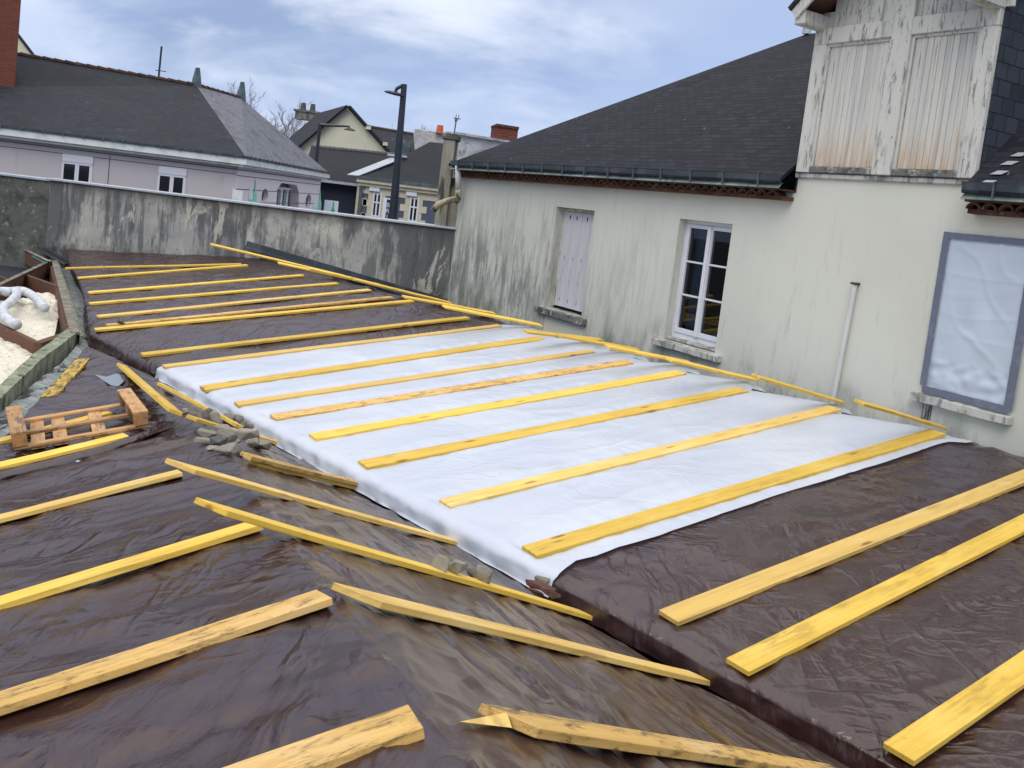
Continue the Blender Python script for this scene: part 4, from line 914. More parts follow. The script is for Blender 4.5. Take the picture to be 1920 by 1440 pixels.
# plastic film window
a, c, d, e = pf['s0'], pf['s1'], pf['z0'], pf['z1']
fi = empty('covered_window', HP(a, d)); setparent(fi, hs); tag(fi, 'window sealed with pale plastic film and grey tape')
Pf = [[HP(a + (c - a) * i / 40, d - .02 + (e - d + .02) * j / 60, .010 + .022 * math.sin(PI * i / 40) * math.sin(PI * j / 60) * nz(i * .09 + j * .05, j * .03 - i * .06, 2)
       + .012 * max(0, 1 - abs(nz(i * .05 + j * .045, i * .06 - j * .01, 6)) * 9) * math.sin(PI * i / 40) + (.02 if j < 12 else 0) * nz(i * .22, j * .3, 8)) for j in range(61)] for i in range(41)]
grid('plastic_film', Pf, M['film'], fi)
tw = .046
for (s0_, s1_, z0_, z1_) in ((a - .02, a + tw, d, e - .0), (a - .02, c, e - .01, e + tw), (c - tw + .02, c + .05, d - .04, e - .01), (a + .01, c + .02, d - .065, d - .0)):
    nA = 26; long_z = (z1_ - z0_) > (s1_ - s0_); Pt = []
    for i in range(nA + 1):
        r = []
        for k in range(4):
            if long_z: s_, z_ = s0_ + (s1_ - s0_) * k / 3, z0_ + (z1_ - z0_) * i / nA
            else: s_, z_ = s0_ + (s1_ - s0_) * i / nA, z0_ + (z1_ - z0_) * k / 3
            r.append(HP(s_ + .004 * nz(i * .7, k, 3), z_ + .004 * nz(i * .6, k, 9), .028 + .004 * nz(i * .5, k * .7)))
        Pt.append(r)
    grid('tape', Pt, M['tape'], fi)
sill(dict(s0=pf['s0'], s1=pf['s1'] - .0, z0=pf['z0'] - .07, z1=0), 'sill', .06, .085, seed=5)
# vent grille and vertical pipe
vs0, vz0 = hpx(1737, 772); b = MB()
for k in range(4): barb(b, vs0 - .055 + k * .03, vs0 - .045 + k * .03 + .004, vz0 - .10, vz0 + .07, .002, .010)
for k in range(9): barb(b, vs0 - .055, vs0 + .05, vz0 - .10 + k * .02, vz0 - .094 + k * .02, .010, .014)
b.build('vent_grille', M['sill'], hs)
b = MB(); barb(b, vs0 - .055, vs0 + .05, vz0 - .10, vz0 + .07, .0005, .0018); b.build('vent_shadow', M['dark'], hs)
b = MB(); t0, t1 = hpx(1608, 530), hpx(1566, 758)
b.tube([HP(t0[0], t0[1], .035), HP(t1[0] + .0, t1[1], .045), HP(t1[0] + (t1[0] - t0[0]) * .5, t1[1] + (t1[1] - t0[1]) * .5, .035)], .026, 10); o_ = b.build('wall_pipe', M['pipe'], None, smooth=False)
tag(o_, 'thin white pipe running up the house wall between window and plastic film', 'pipe')
b = MB(); barb(b, t0[0] - .034, t0[0] + .034, t0[1] - .022, t0[1] + .0, .0, .066); b.build('pipe_clip', M['tile'], o_)
# ---- roof
ze = zw + .19; OFF = .32
pitch = math.radians(40); rup = (nw * math.cos(pitch) + UP * math.sin(pitch))
PRf = Plane(HP(0, ze, OFF - .06), dn, rup)
if PRf.n.z < 0: PRf = Plane(PRf.p, None, n=-PRf.n)
tp = PRf.hit(1512, 64); e_l = PRf.hit(872, 303)
e_l = HP(S0 - .05, ze, OFF - .06)
dT = (tp.dot(nw) - e_l.dot(nw)); sR = 4.0
mp1 = PRf.hit(1000, 262); 
th_ = UP * -.05
rp = [e_l, HP(sR, ze, OFF - .06), HP(sR, 0) * 1, tp, mp1]
rp[2] = V(rp[2].x, rp[2].y, 0) + nw * ((tp.dot(nw)) - TW); rp[2].z = tp.z
bk = e_l + nw * (2 * dT); bk.z = ze; bk2 = HP(sR, ze) + nw * (2 * dT - OFF)
def rpt(s, off): return HP(s, ze + (OFF - .06 - off) * math.tan(pitch), off)
sl0, sl1 = sd0 - .03, sd1 + .03
for poly in ([e_l, rpt(sl0, OFF - .06), rpt(sl0, -.5), tp, mp1], [rpt(sl0, -.5), rpt(sl1, -.5), rp[2], tp], [rpt(sl1, OFF - .06), rpt(sR, OFF - .06), rp[2], rpt(sl1, -.5)]):
    b = MB(); m_ = len(poly); b.add(poly + [p + th_ for p in poly], [list(range(m_)), list(range(m_, 2 * m_))[::-1]] + [[i, i + m_, (i + 1) % m_ + m_, (i + 1) % m_] for i in range(m_)])
    b.build('roof', M['slate'], hs, origin=(0, 0, 0), fix=False)
b = MB(); b.add([e_l, mp1, tp, bk], [[0, 1, 2, 3]]); b.build('hip_slope', M['slate'], hs, origin=(0, 0, 0), fix=False)
b = MB(); b.add([tp, rp[2], bk2, bk], [[0, 1, 2, 3]]); b.build('rear_slope', M['slate'], hs, origin=(0, 0, 0), fix=False)
b = MB(); fb = tp + UP * .0; b.tube([fb, fb + UP * .10, fb + UP * .42], [.07, .06, .03], 4); b.build('finial', M['coping'], hs)
# tile course under the gutter, gutter, brackets
def eaves(sa, sb, first):
    b = MB(); k = 0; s = sa
    while s < sb - .12:
        pts = []
        for t in range(9):
            an = PI * t / 8; pts.append((s + .075 - .070 * math.cos(an), zw + .010 + .060 * math.sin(an)))
        m = len(pts); o0_, o1_ = .0, .17 + .012 * nz(s * 7, 1)
        vs = [HP(x, z, o0_) for x, z in pts] + [HP(x, z, o1_) for x, z in pts] + [HP(s + .075 - .05 * math.cos(PI * t / 8), zw + .010 + .042 * math.sin(PI * t / 8), o1_) for t in range(9)] + [HP(s + .075 - .05 * math.cos(PI * t / 8), zw + .010 + .042 * math.sin(PI * t / 8), o0_) for t in range(9)]
        fs = [[i, i + 1, m + i + 1, m + i] for i in range(m - 1)] + [[m + i, m + i + 1, 2 * m + i + 1, 2 * m + i] for i in range(m - 1)] + [[2 * m + i, 2 * m + i + 1, 3 * m + i + 1, 3 * m + i] for i in range(m - 1)]
        b.add(vs, fs); s += .15; k += 1
    barb(b, sa, sb, zw - .03, zw + .012, .0, .12); barb(b, sa, sb, zw + .070, zw + .086, .0, .19)
    b.build('tile_course', M['tile'], hs)
    b = MB(); b.face([HP(sa, zw + .088, .26), HP(sb, zw + .088, .26), HP(sb, zw + .140, .215), HP(sa, zw + .140, .215)]); b.face([HP(sa, zw + .087, .26), HP(sa, zw + .087, .0), HP(sb, zw + .087, .0), HP(sb, zw + .087, .26)])
    b.build('eaves_sheet', M['zincgreen'], hs, fix=False)
    b = MB(); prof = [(.20, .140), (.245, .140), (.262, .17), (.266, .232), (.272, .240), (.258, .240), (.252, .175), (.236, .150), (.20, .150)]
    nS = 24
    vs = [HP(sa + (sb - sa) * i / nS, zw + z_ + .006 * nz(i * .8), o_) for i in range(nS + 1) for o_, z_ in prof]; m = len(prof)
    b.add(vs, [[i * m + j, i * m + (j + 1) % m, (i + 1) * m + (j + 1) % m, (i + 1) * m + j] for i in range(nS) for j in range(m)] + [list(range(m))[::-1], [nS * m + j for j in range(m)]])
    gt = b.build('gutter', M['cover'], hs)
    s = sa + .3
    while s < sb - .1:
        b = MB(); b.beam(HP(s, zw + .243, .275), HP(s, zw + .10, .270), .022, .012, up=dn); b.beam(HP(s, zw + .243, .20), HP(s, zw + .246, .275), .02, .006); b.build('bracket', M['zinc'], gt); s += .55
eaves(S0 + .02, sd0 - .02, True); eaves(sd1 + .03, S1, False)
# drain pipe from the gutter to the wall
g0 = HP(S0 + .25, zw + .16, .22); g1 = HP(S0 + .22, zw - .30, .14)
b = MB(); b.tube([g0, g0.lerp(g1, .5), g1], .055, 12); dp = b.build('drain_pipe', M['pipe'], None, smooth=True)
tag(dp, 'white drain pipe bending off the gutter corner across the pillar', 'pipe')
e1 = cwpo(857, 372, .28); e2 = cwpo(838, 377, .28); e3 = cwpo(822, 383, .28); e4 = cwpo(812, 395, .28)
b = MB(); b.tube([g1 + UP * .05, g1 - UP * .12, g1.lerp(e1, .5) - UP * .1, e1, e2, e3, e4], [.06, .062, .06, .055, .055, .06, .06], 12); b.build('pipe_elbow', M['pipeold'], dp, smooth=True)
# ---- dormer
zt_ = hpx(1700, 0)[1] + .0
dz1 = (hpx(1560, 45)[1] + hpx(1880, 25)[1]) / 2           # top of the head beam
D_ = empty('dormer', HP(sd0, zd)); setparent(D_, hs)
pw = .17
xc = (hpx(1695, 100)[0] + hpx(1662, 300)[0]) / 2
hb = hpx(1600, 52)[1]; 
b = MB(); barb(b, sd0, sd0 + pw, zd, dz1 - .17, -.02, .06); b.build('post', M['paint'], D_, origin=HP(sd0, zd), bevel=.006)
b = MB(); barb(b, sd1 - pw, sd1, zd, dz1 - .17, -.02, .06); b.build('post', M['paint'], D_, origin=HP(sd1, zd), bevel=.006)
b = MB(); barb(b, xc - .12, xc + .10, zd, dz1 + 1.2, -.02, .066); b.build('post', M['paint'], D_, origin=HP(xc, zd), bevel=.006)
b = MB(); barb(b, sd0 - .0, xc - .12, dz1 - .17, dz1, -.02, .062); barb(b, xc + .10, sd1, dz1 - .17, dz1, -.02, .062); b.build('head_beam', M['paint'], D_, origin=HP(xc, dz1), bevel=.006)
for (x0, x1) in ((sd0 + pw, xc - .12), (xc + .10, sd1 - pw)):
    b = MB(); k = 0; s = x0 + .035; pwid = .066
    while s < x1 - .03:
        s2 = min(s + pwid, x1 - .03); barb(b, s + .002, s2 - .002, zd + .07, dz1 - .2, -.04 - .002 * (k % 3), .018 + .003 * math.sin(k * 7)); s += pwid; k += 1
    lf = b.build('door_leaf', M['planks'], D_, origin=HP(x0, zd + 1.0), bevel=.003)
    b = MB(); barb(b, x0, x0 + .03, zd + .06, dz1 - .17, -.02, .035); barb(b, x1 - .03, x1, zd + .06, dz1 - .17, -.02, .035); barb(b, x0 + .03, x1 - .03, dz1 - .2, dz1 - .17, -.02, .035)
    b.build('jamb', M['paint'], D_, bevel=.003)
    b = MB(); barb(b, x0, x1, zd + .0, zd + .065, -.03, .05); b.build('threshold', M['sillold'], D_, bevel=.006)
b = MB(); barb(b, sd0 - .03, sd1 + .02, zd - .06, zd - .005, -.02, .03); b.build('base_ledge', M['sill'], D_, bevel=.01)
# gable boarding above the head beam
sm = (sd0 + sd1) / 2; tipL = None
r_ = ray(1477, 14); tpz = r_ * ((TW - .45) / r_.dot(nw)); tl = (tpz.dot(dn), tpz.z)
ov = sd0 - tl[0]; gs = math.tan(math.radians(43)); zrg = tl[1] + (sm - tl[0]) * gs
b = MB(); k = 0; s = sd0 + .03
while s < sd1 - .05:
    s2 = s + .15; zt2 = min(zrg - abs(s - sm) * gs, zrg - abs(s2 - sm) * gs) - .08
    if zt2 > dz1 + .02: barb(b, s + .003, s2 - .003, dz1, zt2, -.03, .012)
    s += .15
b.build('gable_boarding', M['paint'], D_, bevel=.003, origin=HP(sm, dz1))
for sg, se in ((1, tl[0]), (-1, 2 * sm - tl[0])):
    a0_, a1_ = HP(se, tl[1], .45), HP(sm, zrg, .45)
    up_ = (a1_ - a0_).normalized().cross(nw).normalized();
    if up_.z < 0: up_ = -up_
    b = MB(); p4 = [a0_, a1_, a1_ + nw * 4.5, a0_ + nw * 4.5]; b.prism(p4, -up_ * .05)
    b.build('dormer_roof', M['slate'], D_, origin=(0, 0, 0))
    b = MB(); b.prism([a0_ - up_ * .05 + nw * .02, a1_ - up_ * .05 + nw * .02, a1_ - up_ * .17 + nw * .02, a0_ - up_ * .17 + nw * .02], nw * .03); b.build('bargeboard', M['paint'], D_, bevel=.004)
    b = MB(); b.prism([a0_ - up_ * .055 + nw * .05, a1_ - up_ * .055 + nw * .05, a1_ - up_ * .055 + nw * .5, a0_ - up_ * .055 + nw * .5], -up_ * .02); b.build('soffit', M['rafter'], D_)
for sg in (sd0 + .06, sd1 - .06):
    b = MB(); barb(b, sg - .07, sg + .07, dz1 - .02, dz1 + .13, -.1, .40); b.build('purlin_end', M['paint'], D_, bevel=.012)
for sg in (sd0, sd1):
    b = MB(); e_ = .0 if sg == sd0 else 1
    b.box(HP(sg + (.012 if e_ else -.012), (zw + dz1) / 2 + .15, -2.2), dn * .011, nw * 2.2, UP * ((dz1 - zw) / 2 + .10)); b.build('cheek', M['cheek'], D_, origin=(0, 0, 0))
# pale metal clips stepping up the roof next to the cheek
for (x, y) in ((1852, 342), (1874, 324), (1893, 306), (1912, 290)):
    b = MB(); p = PRf.hit(x, y, .012); b.prism([p - dn * .07 - rup * .03, p + dn * .03 - rup * .03, p + dn * .07 + rup * .03, p - dn * .03 + rup * .03], PRf.n * .004); b.build('flashing_clip', M['coping'], hs)

# ---------------------------------------------------------------- pallet
c_fl, c_fr, c_bl, c_br = PH.hit(24, 852, .03), PH.hit(278, 802, .03), PH.hit(74, 752, .03), PH.hit(250, 728, .03)
px_ = ((c_fr - c_fl) + (c_br - c_bl)).normalized(); pz_ = PH.n
py_ = pz_.cross(px_).normalized()
WP = (c_fr - c_fl).length; DP = ((c_bl - c_fl).dot(py_) + (c_br - c_fr).dot(py_)) / 2; print('pallet', WP, DP)
DP = max(.5, min(DP, .8)); o0 = c_fl + pz_ * .02
pal = empty('wooden_pallet', o0, 'small broken wooden pallet lying upside down on the brown tarp', 'pallet')
def pbox(name, mat, x0, x1, y0, y1, z0, z1, sk=0):
    b = MB(); c = o0 + px_ * (x0 + x1) / 2 + py_ * (y0 + y1) / 2 + pz_ * (z0 + z1) / 2
    b.box((0, 0, 0), V((x1 - x0) / 2, 0, 0), V(0, (y1 - y0) / 2, 0), V(0, 0, (z1 - z0) / 2))
    long_y = (y1 - y0) > (x1 - x0)
    if long_y: b.v = [V(v.y, -v.x, v.z) for v in b.v]
    o = b.build(name, M[mat], None, origin=(0, 0, 0), bevel=.003)
    X, Y = (py_, -px_) if long_y else (px_, py_)
    if sk: X = (X + Y * sk).normalized(); Y = pz_.cross(X)
    mw = Matrix((X, Y, pz_)).transposed().to_4x4(); o.parent = pal; mw.translation = c - o0; o.matrix_local = mw; return o
for x0 in (.0, WP - .10):
    pbox('rail_board', 'pallet', x0, x0 + .10, 0, DP, .105, .125)
    for y0 in (.0, DP / 2 - .05, DP - .10): pbox('block', 'block', x0 + .005, x0 + .095, y0, y0 + .10, .022, .104)
for y0 in (.0, DP / 2 - .045, DP - .09): pbox('stringer', 'pallet', .01, WP - .01, y0 + .01, y0 + .075, .0, .021, .0)
for x0 in (.13, .27, .52): pbox('deck_board', 'pallet', x0, x0 + .09, .02, DP - .02, -.021, -.001, -.05)

# ---------------------------------------------------------------- open roof with insulation at the left edge
ZF = -2.16
pc = lambda pts, z: [atz(x, y, z) for x, y in pts]
oc = empty('open_roof', atz(60, 700, ZF), 'stripped roof bay at the left edge with rafters, low parapet and loose insulation', 'roof frame')
# parapet: outer face and weathered top
outer = pc([(-260, 985), (0, 747), (74, 677), (144, 624)], -2.00); inner = pc([(-290, 945), (-14, 735), (62, 665), (128, 616)], -2.00)
b = MB(); sub = 46; vs = []; cnt = 0
for i in range(3):
    for k in range(sub + (1 if i == 2 else 0)):
        t = k / sub; o_ = outer[i].lerp(outer[i + 1], t); n_i = inner[i].lerp(inner[i + 1], t); j = .012 * nz(o_.x * 2.5, o_.y * 2.5) + .005 * nz(o_.x * 12, o_.y * 12); j2 = .014 * nz(o_.x * 3, o_.y * 3, 7) + .007 * nz(o_.x * 14, o_.y * 14, 3); cnt += 1
        vs += [n_i + UP * (j - .35), n_i + UP * (j + .006), o_ + UP * j2, o_ + UP * -.35]
b.add(vs, [[i * 4 + k, (i + 1) * 4 + k, (i + 1) * 4 + k + 1, i * 4 + k + 1] for i in range(cnt - 1) for k in range(3)] + [[(cnt - 1) * 4 + k for k in range(4)]])
M['parapet'] = mk('mossy_parapet', (.20, .23, .16), .9, [(n_((5, 5, 5), .42, .62, d=8, r=.7), (.34, .36, .27), None, .85), (n_((7, 7, 2), .52, .62, d=8, r=.7), (.05, .055, .04), None, .85)], [(n_(12, d=8, r=.7), .9, .02)], spec=.15)
b.build('parapet', M['parapet'], oc, origin=(0, 0, 0), fix=False)
tops = [(144, 622), (139, 605), (128, 565), (118, 530), (104, 488)]
t3 = pc(tops, -1.98)
for i in range(1):
    a_, c_ = t3[0], t3[-1]
    b = MB(); b.beam(a_ + V(-.02, 0, 0), c_ + V(-.02, 0, 0), .10, .04, drop=True); b.build('wall_plate', M['oldtop'], oc, bevel=.006)
    b = MB(); b.beam(a_ + V(-.09, 0, -.045), c_ + V(-.09, 0, -.045), .04, .26, drop=True); b.build('fascia_board', M['rafter'], oc, bevel=.004)
    b = MB(); b.beam(a_ + V(.055, 0, -.035), c_ + V(.055, 0, -.035), .03, .10, drop=True); b.build('edge_board', M['parapet'], oc, bevel=.004)
def rb(p, q, z, w_, h_, top='rafter', nm='rafter'):
    a_, c_ = atz(*p, z), atz(*q, z); b = MB(); b.beam(a_, c_, w_, h_, drop=True); o = b.build(nm, M[top], oc, bevel=.004); return o
def rbt(p, q, z, w_, h_):
    rb(p, q, z - .012, w_, h_); 
    a_, c_ = atz(*p, z), atz(*q, z); b = MB(); b.beam(a_, c_, w_ * .96, .011, drop=True); b.build('rafter_top', M['oldtop'], oc)
rbt((-60, 560), (96, 487), -1.96, .07, .30)
rbt((-60, 416), (92, 489), -1.93, .07, .26)
rb((50, 515), (110, 536), -2.0, .05, .42, nm='trimmer')
rb((-70, 573), (74, 643), -2.07, .06, .20)
rb((70, 642), (130, 622), -2.05, .09, .18, nm='trimmer')
rb((-60, 495), (28, 528), -2.02, .05, .2, nm='trimmer')
for (p, q, r_) in (((60, 480), (86, 494), .012),):
    b = MB(); b.tube([atz(*p, -1.90), atz(*q, -1.92)], r_, 8); b.build('green_cable', M['teal'], oc)
# loft floor of insulation
Pn = []
for i in range(130):
    r = []
    for j in range(120):
        a_ = atz(-330, 1010, ZF).lerp(atz(100, 640, ZF), j / 119); c_ = atz(-330, 600, ZF).lerp(atz(118, 548, ZF), j / 119)
        p = a_.lerp(c_, i / 129); t = i / 129
        h = .05 * nz(p.x * 1.6, p.y * 1.6) + .035 * abs(nz(p.x * 4.5, p.y * 4.5, 2)) + .02 * nz(p.x * 11, p.y * 11, 4) + .008 * nz(p.x * 30, p.y * 30, 4)
        h += (.13 * max(0, nz(p.x * 2.1, p.y * 2.1, 7)) + .07 * abs(nz(p.x * 6, p.y * 6, 3))) * min(1, max(0, (t - .45) * 5))
        r.append(V(p.x, p.y, ZF - .03 + h))
    Pn.append(r)
tag(grid('loose_insulation', Pn, M['insul']), 'cream loose insulation wool spread inside the open roof bay', 'insulation', kind='stuff')
for pts, lb in (([(-70, 556), (-10, 546), (30, 549), (20, 566), (6, 578), (10, 595), (32, 610)], 'white corrugated duct bending down onto the insulation'), ([(10, 548), (40, 545), (62, 555), (76, 568), (84, 578)], 'white corrugated duct curving right under the brown trimmer')):
    P3 = [atz(x, y, ZF + .17 - .02 * i / len(pts)) for i, (x, y) in enumerate(pts)]
    fine = []
    for i in range(len(P3) - 1):
        for k in range(16):
            t = k / 16; p0 = P3[max(i - 1, 0)]; p1 = P3[i]; p2 = P3[i + 1]; p3 = P3[min(i + 2, len(P3) - 1)]
            fine.append(.5 * ((2 * p1) + (p2 - p0) * t + (2 * p0 - 5 * p1 + 4 * p2 - p3) * t * t + (3 * p1 - p0 - 3 * p2 + p3) * t ** 3))
    b = MB(); b.tube(fine, [.055 + .005 * (i % 2) for i in range(len(fine))], 14); tag(b.build('flexible_duct', M['duct'], smooth=True), lb, 'duct', 'ducts lying on the insulation')
# zinc valley between parapet and tarps
Pz = []
va = [atz(x, y, -2.13) for x, y in ((-300, 1010), (0, 775), (60, 722), (118, 678), (150, 640), (135, 590), (108, 500), (84, 468))]
vb = [atz(x, y, -2.21) for x, y in ((-200, 1100), (60, 860), (120, 790), (148, 722), (175, 655), (190, 600), (160, 512), (150, 488))]
for i in range(7):
    for k in range(26):
        t = k / 26; a_ = va[i].lerp(va[i + 1], t); c_ = vb[i].lerp(vb[i + 1], t)
        Pz.append([a_.lerp(c_, j / 24) + UP * (.012 * nz(a_.lerp(c_, j / 24).x * 5, a_.lerp(c_, j / 24).y * 5) + .006 * nz(j * .8, i * 26 * .6 + k * .6)) for j in range(25)])
tag(grid('zinc_valley', Pz, M['zincfloor']), 'grey zinc valley gutter littered with dark lichen flakes', 'gutter')
b = MB(); q = [atz(x, y, -2.75) for x, y in ((-900, 1700), (-900, 480), (130, 470), (300, 640), (120, 900))]
# carcass below the front roof and the open bay
lowp = [ea * u_ + eb * v_ for u_, v_ in ((-1, -2.2), (-1, bE + .1), (10.2, bE + .1), (15.5, bE + .9), (16, -3))]
b = MB(); b.prism([p + UP * ZG for p in lowp], UP * (-3.1 - ZG)); tag(b.build('lower_building', M['dark']), 'dark carcass of the building below the front roof', 'building')
# dark recess under the rafters, left
b = MB(); b.beam(atz(-60, 500, -2.3), atz(100, 520, -2.3), 1.6, .02); b.build('inner_floor', M['darkwall'], oc)

# ---------------------------------------------------------------- background helpers
def at_on(px, py, A, B):                                  # hit on the vertical plane through plan points A and B
    d = (B - A); d.z = 0; n = V(-d.y, d.x, 0); r = ray(px, py); return r * (n.dot(A) / n.dot(r))
class Fac:                                                # facade frame: s along, z up, off towards the viewer
    def __init__(s, A, B):
        s.A = V(A.x, A.y, 0); s.d = V(B.x - A.x, B.y - A.y, 0); s.L = s.d.length; s.d.normalize(); s.n = V(-s.d.y, s.d.x, 0)
        if s.n.dot(-s.A) < 0: s.n = -s.n
    def P(s, a, z, off=0.0): return s.A + s.d * a + UP * z + s.n * off
    def px(s, x, y, off=0.0): r = ray(x, y); p = r * ((s.n.dot(s.A) + off) / s.n.dot(r)); return ((p - s.A).dot(s.d), p.z)
    def box(s, b, a0, a1, z0, z1, o0, o1): return b.box(s.P((a0 + a1) / 2, (z0 + z1) / 2, (o0 + o1) / 2), s.d * abs(a1 - a0) / 2, s.n * abs(o1 - o0) / 2, UP * abs(z1 - z0) / 2)
def solid(b, top, z0): n = len(top); b.add(list(top) + [V(p.x, p.y, z0) for p in top], [list(range(n)), list(range(n, 2 * n))[::-1]] + [[i, (i + 1) % n, (i + 1) % n + n, i + n] for i in range(n)])

# ---------------------------------------------------------------- mauve building
G0 = aty(-60, 232, 31.4); G1 = aty(463, 297, 36.0); G2 = aty(619, 326, 44.0)
zg = (G0.z + G1.z + G2.z) / 3; print('G', G0, G1, G2)
for g in (G0, G1, G2): g.z = zg
G1 = atz(463, 297, zg); G2 = atz(619, 326, zg); G0 = atz(-60, 231, zg)
F1 = Fac(G0, G1); F2 = Fac(G1, G2)
pk = empty('mauve_building', V(G1.x, G1.y, ZG), 'mauve rendered building with hipped old slate roof and white cornice', 'building')
ovh = .38
def offl(A, B, D, o):  # corner of the wall set back from gutter corner A->B->D
    f1, f2 = Fac(A, B), Fac(B, D); p = V(B.x, B.y, 0); 
    # solve p - intersection of two offset lines
    M2 = Matrix(((f1.n.x, f1.n.y), (f2.n.x, f2.n.y))); r = V(f1.n.dot(f1.A) - o, f2.n.dot(f2.A) - o, 0)
    s = M2.inverted() @ Vector((r.x, r.y)); return V(s.x, s.y, 0)
wc = offl(G0, G1, G2, ovh); wl0 = V(G0.x, G0.y, 0) - F1.n * ovh; wr2 = V(G2.x, G2.y, 0) - F2.n * ovh - F2.d * ovh
W1 = Fac(wl0, wc); W2 = Fac(wc, wr2)
zt2 = zg - .28
bkp = wr2 - F2.n * 9; bk0 = wl0 - F1.n * 12
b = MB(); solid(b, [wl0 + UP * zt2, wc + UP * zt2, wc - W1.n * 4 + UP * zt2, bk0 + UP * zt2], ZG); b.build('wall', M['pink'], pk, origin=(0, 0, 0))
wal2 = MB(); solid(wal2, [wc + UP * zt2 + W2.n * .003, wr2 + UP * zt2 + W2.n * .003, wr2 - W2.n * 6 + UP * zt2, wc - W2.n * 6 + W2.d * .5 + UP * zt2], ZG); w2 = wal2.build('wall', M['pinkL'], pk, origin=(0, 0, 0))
# roof
zr = None
R1 = aty(368, 160, 41.0); R0 = aty(60, 108, 37.7); R2 = aty(452, 184, 45.6); zr = (R1.z + R0.z + R2.z) / 3
R1 = atz(368, 160, R1.z); R2 = atz(452, 184, R1.z * .995)
R0 = atz(10, 98, R1.z); dR = (R0 - R1).normalized(); R0 = R1 + dR * 14
print('R', R0, R1, R2, zg, zt2)
G0x = G1 + (G0 - G1).normalized() * 16
Gb = G2 - F2.n * 8; Gb2 = G0x - F1.n * 11
b = MB(); tk = UP * .0
b.face([G0x, G1, R1, R0]); b.build('roof', M['slateP'], pk, origin=(0, 0, 0), fix=False)
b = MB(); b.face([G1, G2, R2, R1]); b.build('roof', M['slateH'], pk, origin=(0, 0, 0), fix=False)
b = MB(); b.face([G2, Gb, R2]); b.face([Gb, Gb2, R0, R1, R2][::1]); b.face([G0x, R0, Gb2]); b.build('rear_roof', M['slateP'], pk, origin=(0, 0, 0), fix=False)
rt_ = MB(); nR = 40
def ridge_tiles(b, a_, c_, n, r=.09):
    for i in range(n):
        p, q = a_.lerp(c_, i / n), a_.lerp(c_, (i + 1.06) / n); b.tube([p + UP * .02, q + UP * .0], [r * 1.15, r * .9], 7)
b = MB(); ridge_tiles(b, R0, R1, 34); ridge_tiles(b, R1, R2, 9); b.build('ridge_tiles', M['ridgetile'], pk)
for R_ in (R1, R2):
    b = MB(); b.tube([R_ - UP * .2, R_ + UP * .25, R_ + UP * .78], [.26, .2, .10], 4); b.build('finial', M['zinc'], pk)
def cornice(F, a0, a1, par, z=zg):
    b = MB(); F.box(b, a0, a1, z - .25, z - .005, -ovh - .1, -.0); F.box(b, a0, a1, z - .34, z - .252, -ovh - .1, -.12); b.build('cornice', M['cornice'], par, bevel=.01)
    b = MB(); F.box(b, a0, a1, z + .0, z + .08, -.08, .05); gt = b.build('gutter', M['cover'], par)
cornice(F1, 0, F1.L, pk); cornice(F2, 0, F2.L, pk)
b = MB(); k = 0
for F in (F1, F2):
    s = .3
    while s < F.L:
        F.box(b, s, s + .04, zg - .04, zg + .11, .051, .08); s += .62
    
gc = b.build('gutter_clips', M['zinc'], pk); gc['kind'] = 'stuff'
# string courses
for F, x0 in ((W1, 0), (W2, 0)):
    for zl in (zt2 - .14,):
        b = MB(); F.box(b, .0, F.L, zl - .03, zl, .0, .02); b.build('string_course', M['joint'], pk)
z1_ = W1.px(120, 288)[1]
b = MB(); W1.box(b, 0, W1.L, z1_ - .012, z1_ + .012, .0, .008); b.build('joint_line', M['joint'], pk)
for k in range(4):
    zl = W2.px(480, 333)[1] - k * .50
    b = MB(); W2.box(b, 0, W2.L, zl - .015, zl + .015, .0, .009); b.build('joint_line', M['joint'], pk)
cx0 = W1.px(204, 320)[0]; b = MB(); W1.box(b, cx0 - .012, cx0 + .012, ZG, zt2 - .2, .0, .012); b.build('cable', M['joint'], pk)
# windows with roller shutter boxes
for (xa, xb, yt) in ((116, 174, 288), (296, 349, 311)):
    s0_, s1_ = W1.px(xa, yt + 20)[0], W1.px(xb, yt + 25)[0]; zt_w = W1.px((xa + xb) / 2, yt + 3)[1]
    wn_ = empty('window', W1.P(s0_, -1.0)); setparent(wn_, pk)
    b = MB(); W1.box(b, s0_, s1_, zt_w - .26, zt_w, .0, .05); b.build('shutter_box', M['pvc'], wn_, bevel=.01)
    b = MB(); W1.box(b, s0_ + .02, s1_ - .02, zt_w - .33, zt_w - .265, .0, .035); b.build('shutter_slat', M['pvc'], wn_)
    zb_ = zt_w - 1.5; mid_ = (s0_ + s1_) / 2
    b = MB()
    for a0_, a1_ in ((s0_, s0_ + .07), (mid_ - .07, mid_ + .06), (s1_ - .10, s1_)): W1.box(b, a0_, a1_, zb_, zt_w - .33, .0, .03)
    W1.box(b, s0_ + .07, mid_ - .07, zb_, zb_ + .1, .0, .03); W1.box(b, mid_ + .06, s1_ - .10, zb_, zb_ + .1, .0, .03); b.build('frame', M['pvc'], wn_)
    b = MB(); W1.box(b, s0_ + .07, s1_ - .10, zb_ + .1, zt_w - .33, .002, .012); b.build('glass', M['glassdark'] if 'glassdark' in M else M.setdefault('glassdark', mk('dark_glass', (.012, .013, .018), .08, spec=.8)), wn_)
s0_, zq = W1.px(441, 362); b = MB(); W1.box(b, s0_ - .1, s0_ + .25, zq - .5, zq + .12, .0, .10); b.build('meter_box', M['cornice'], pk)
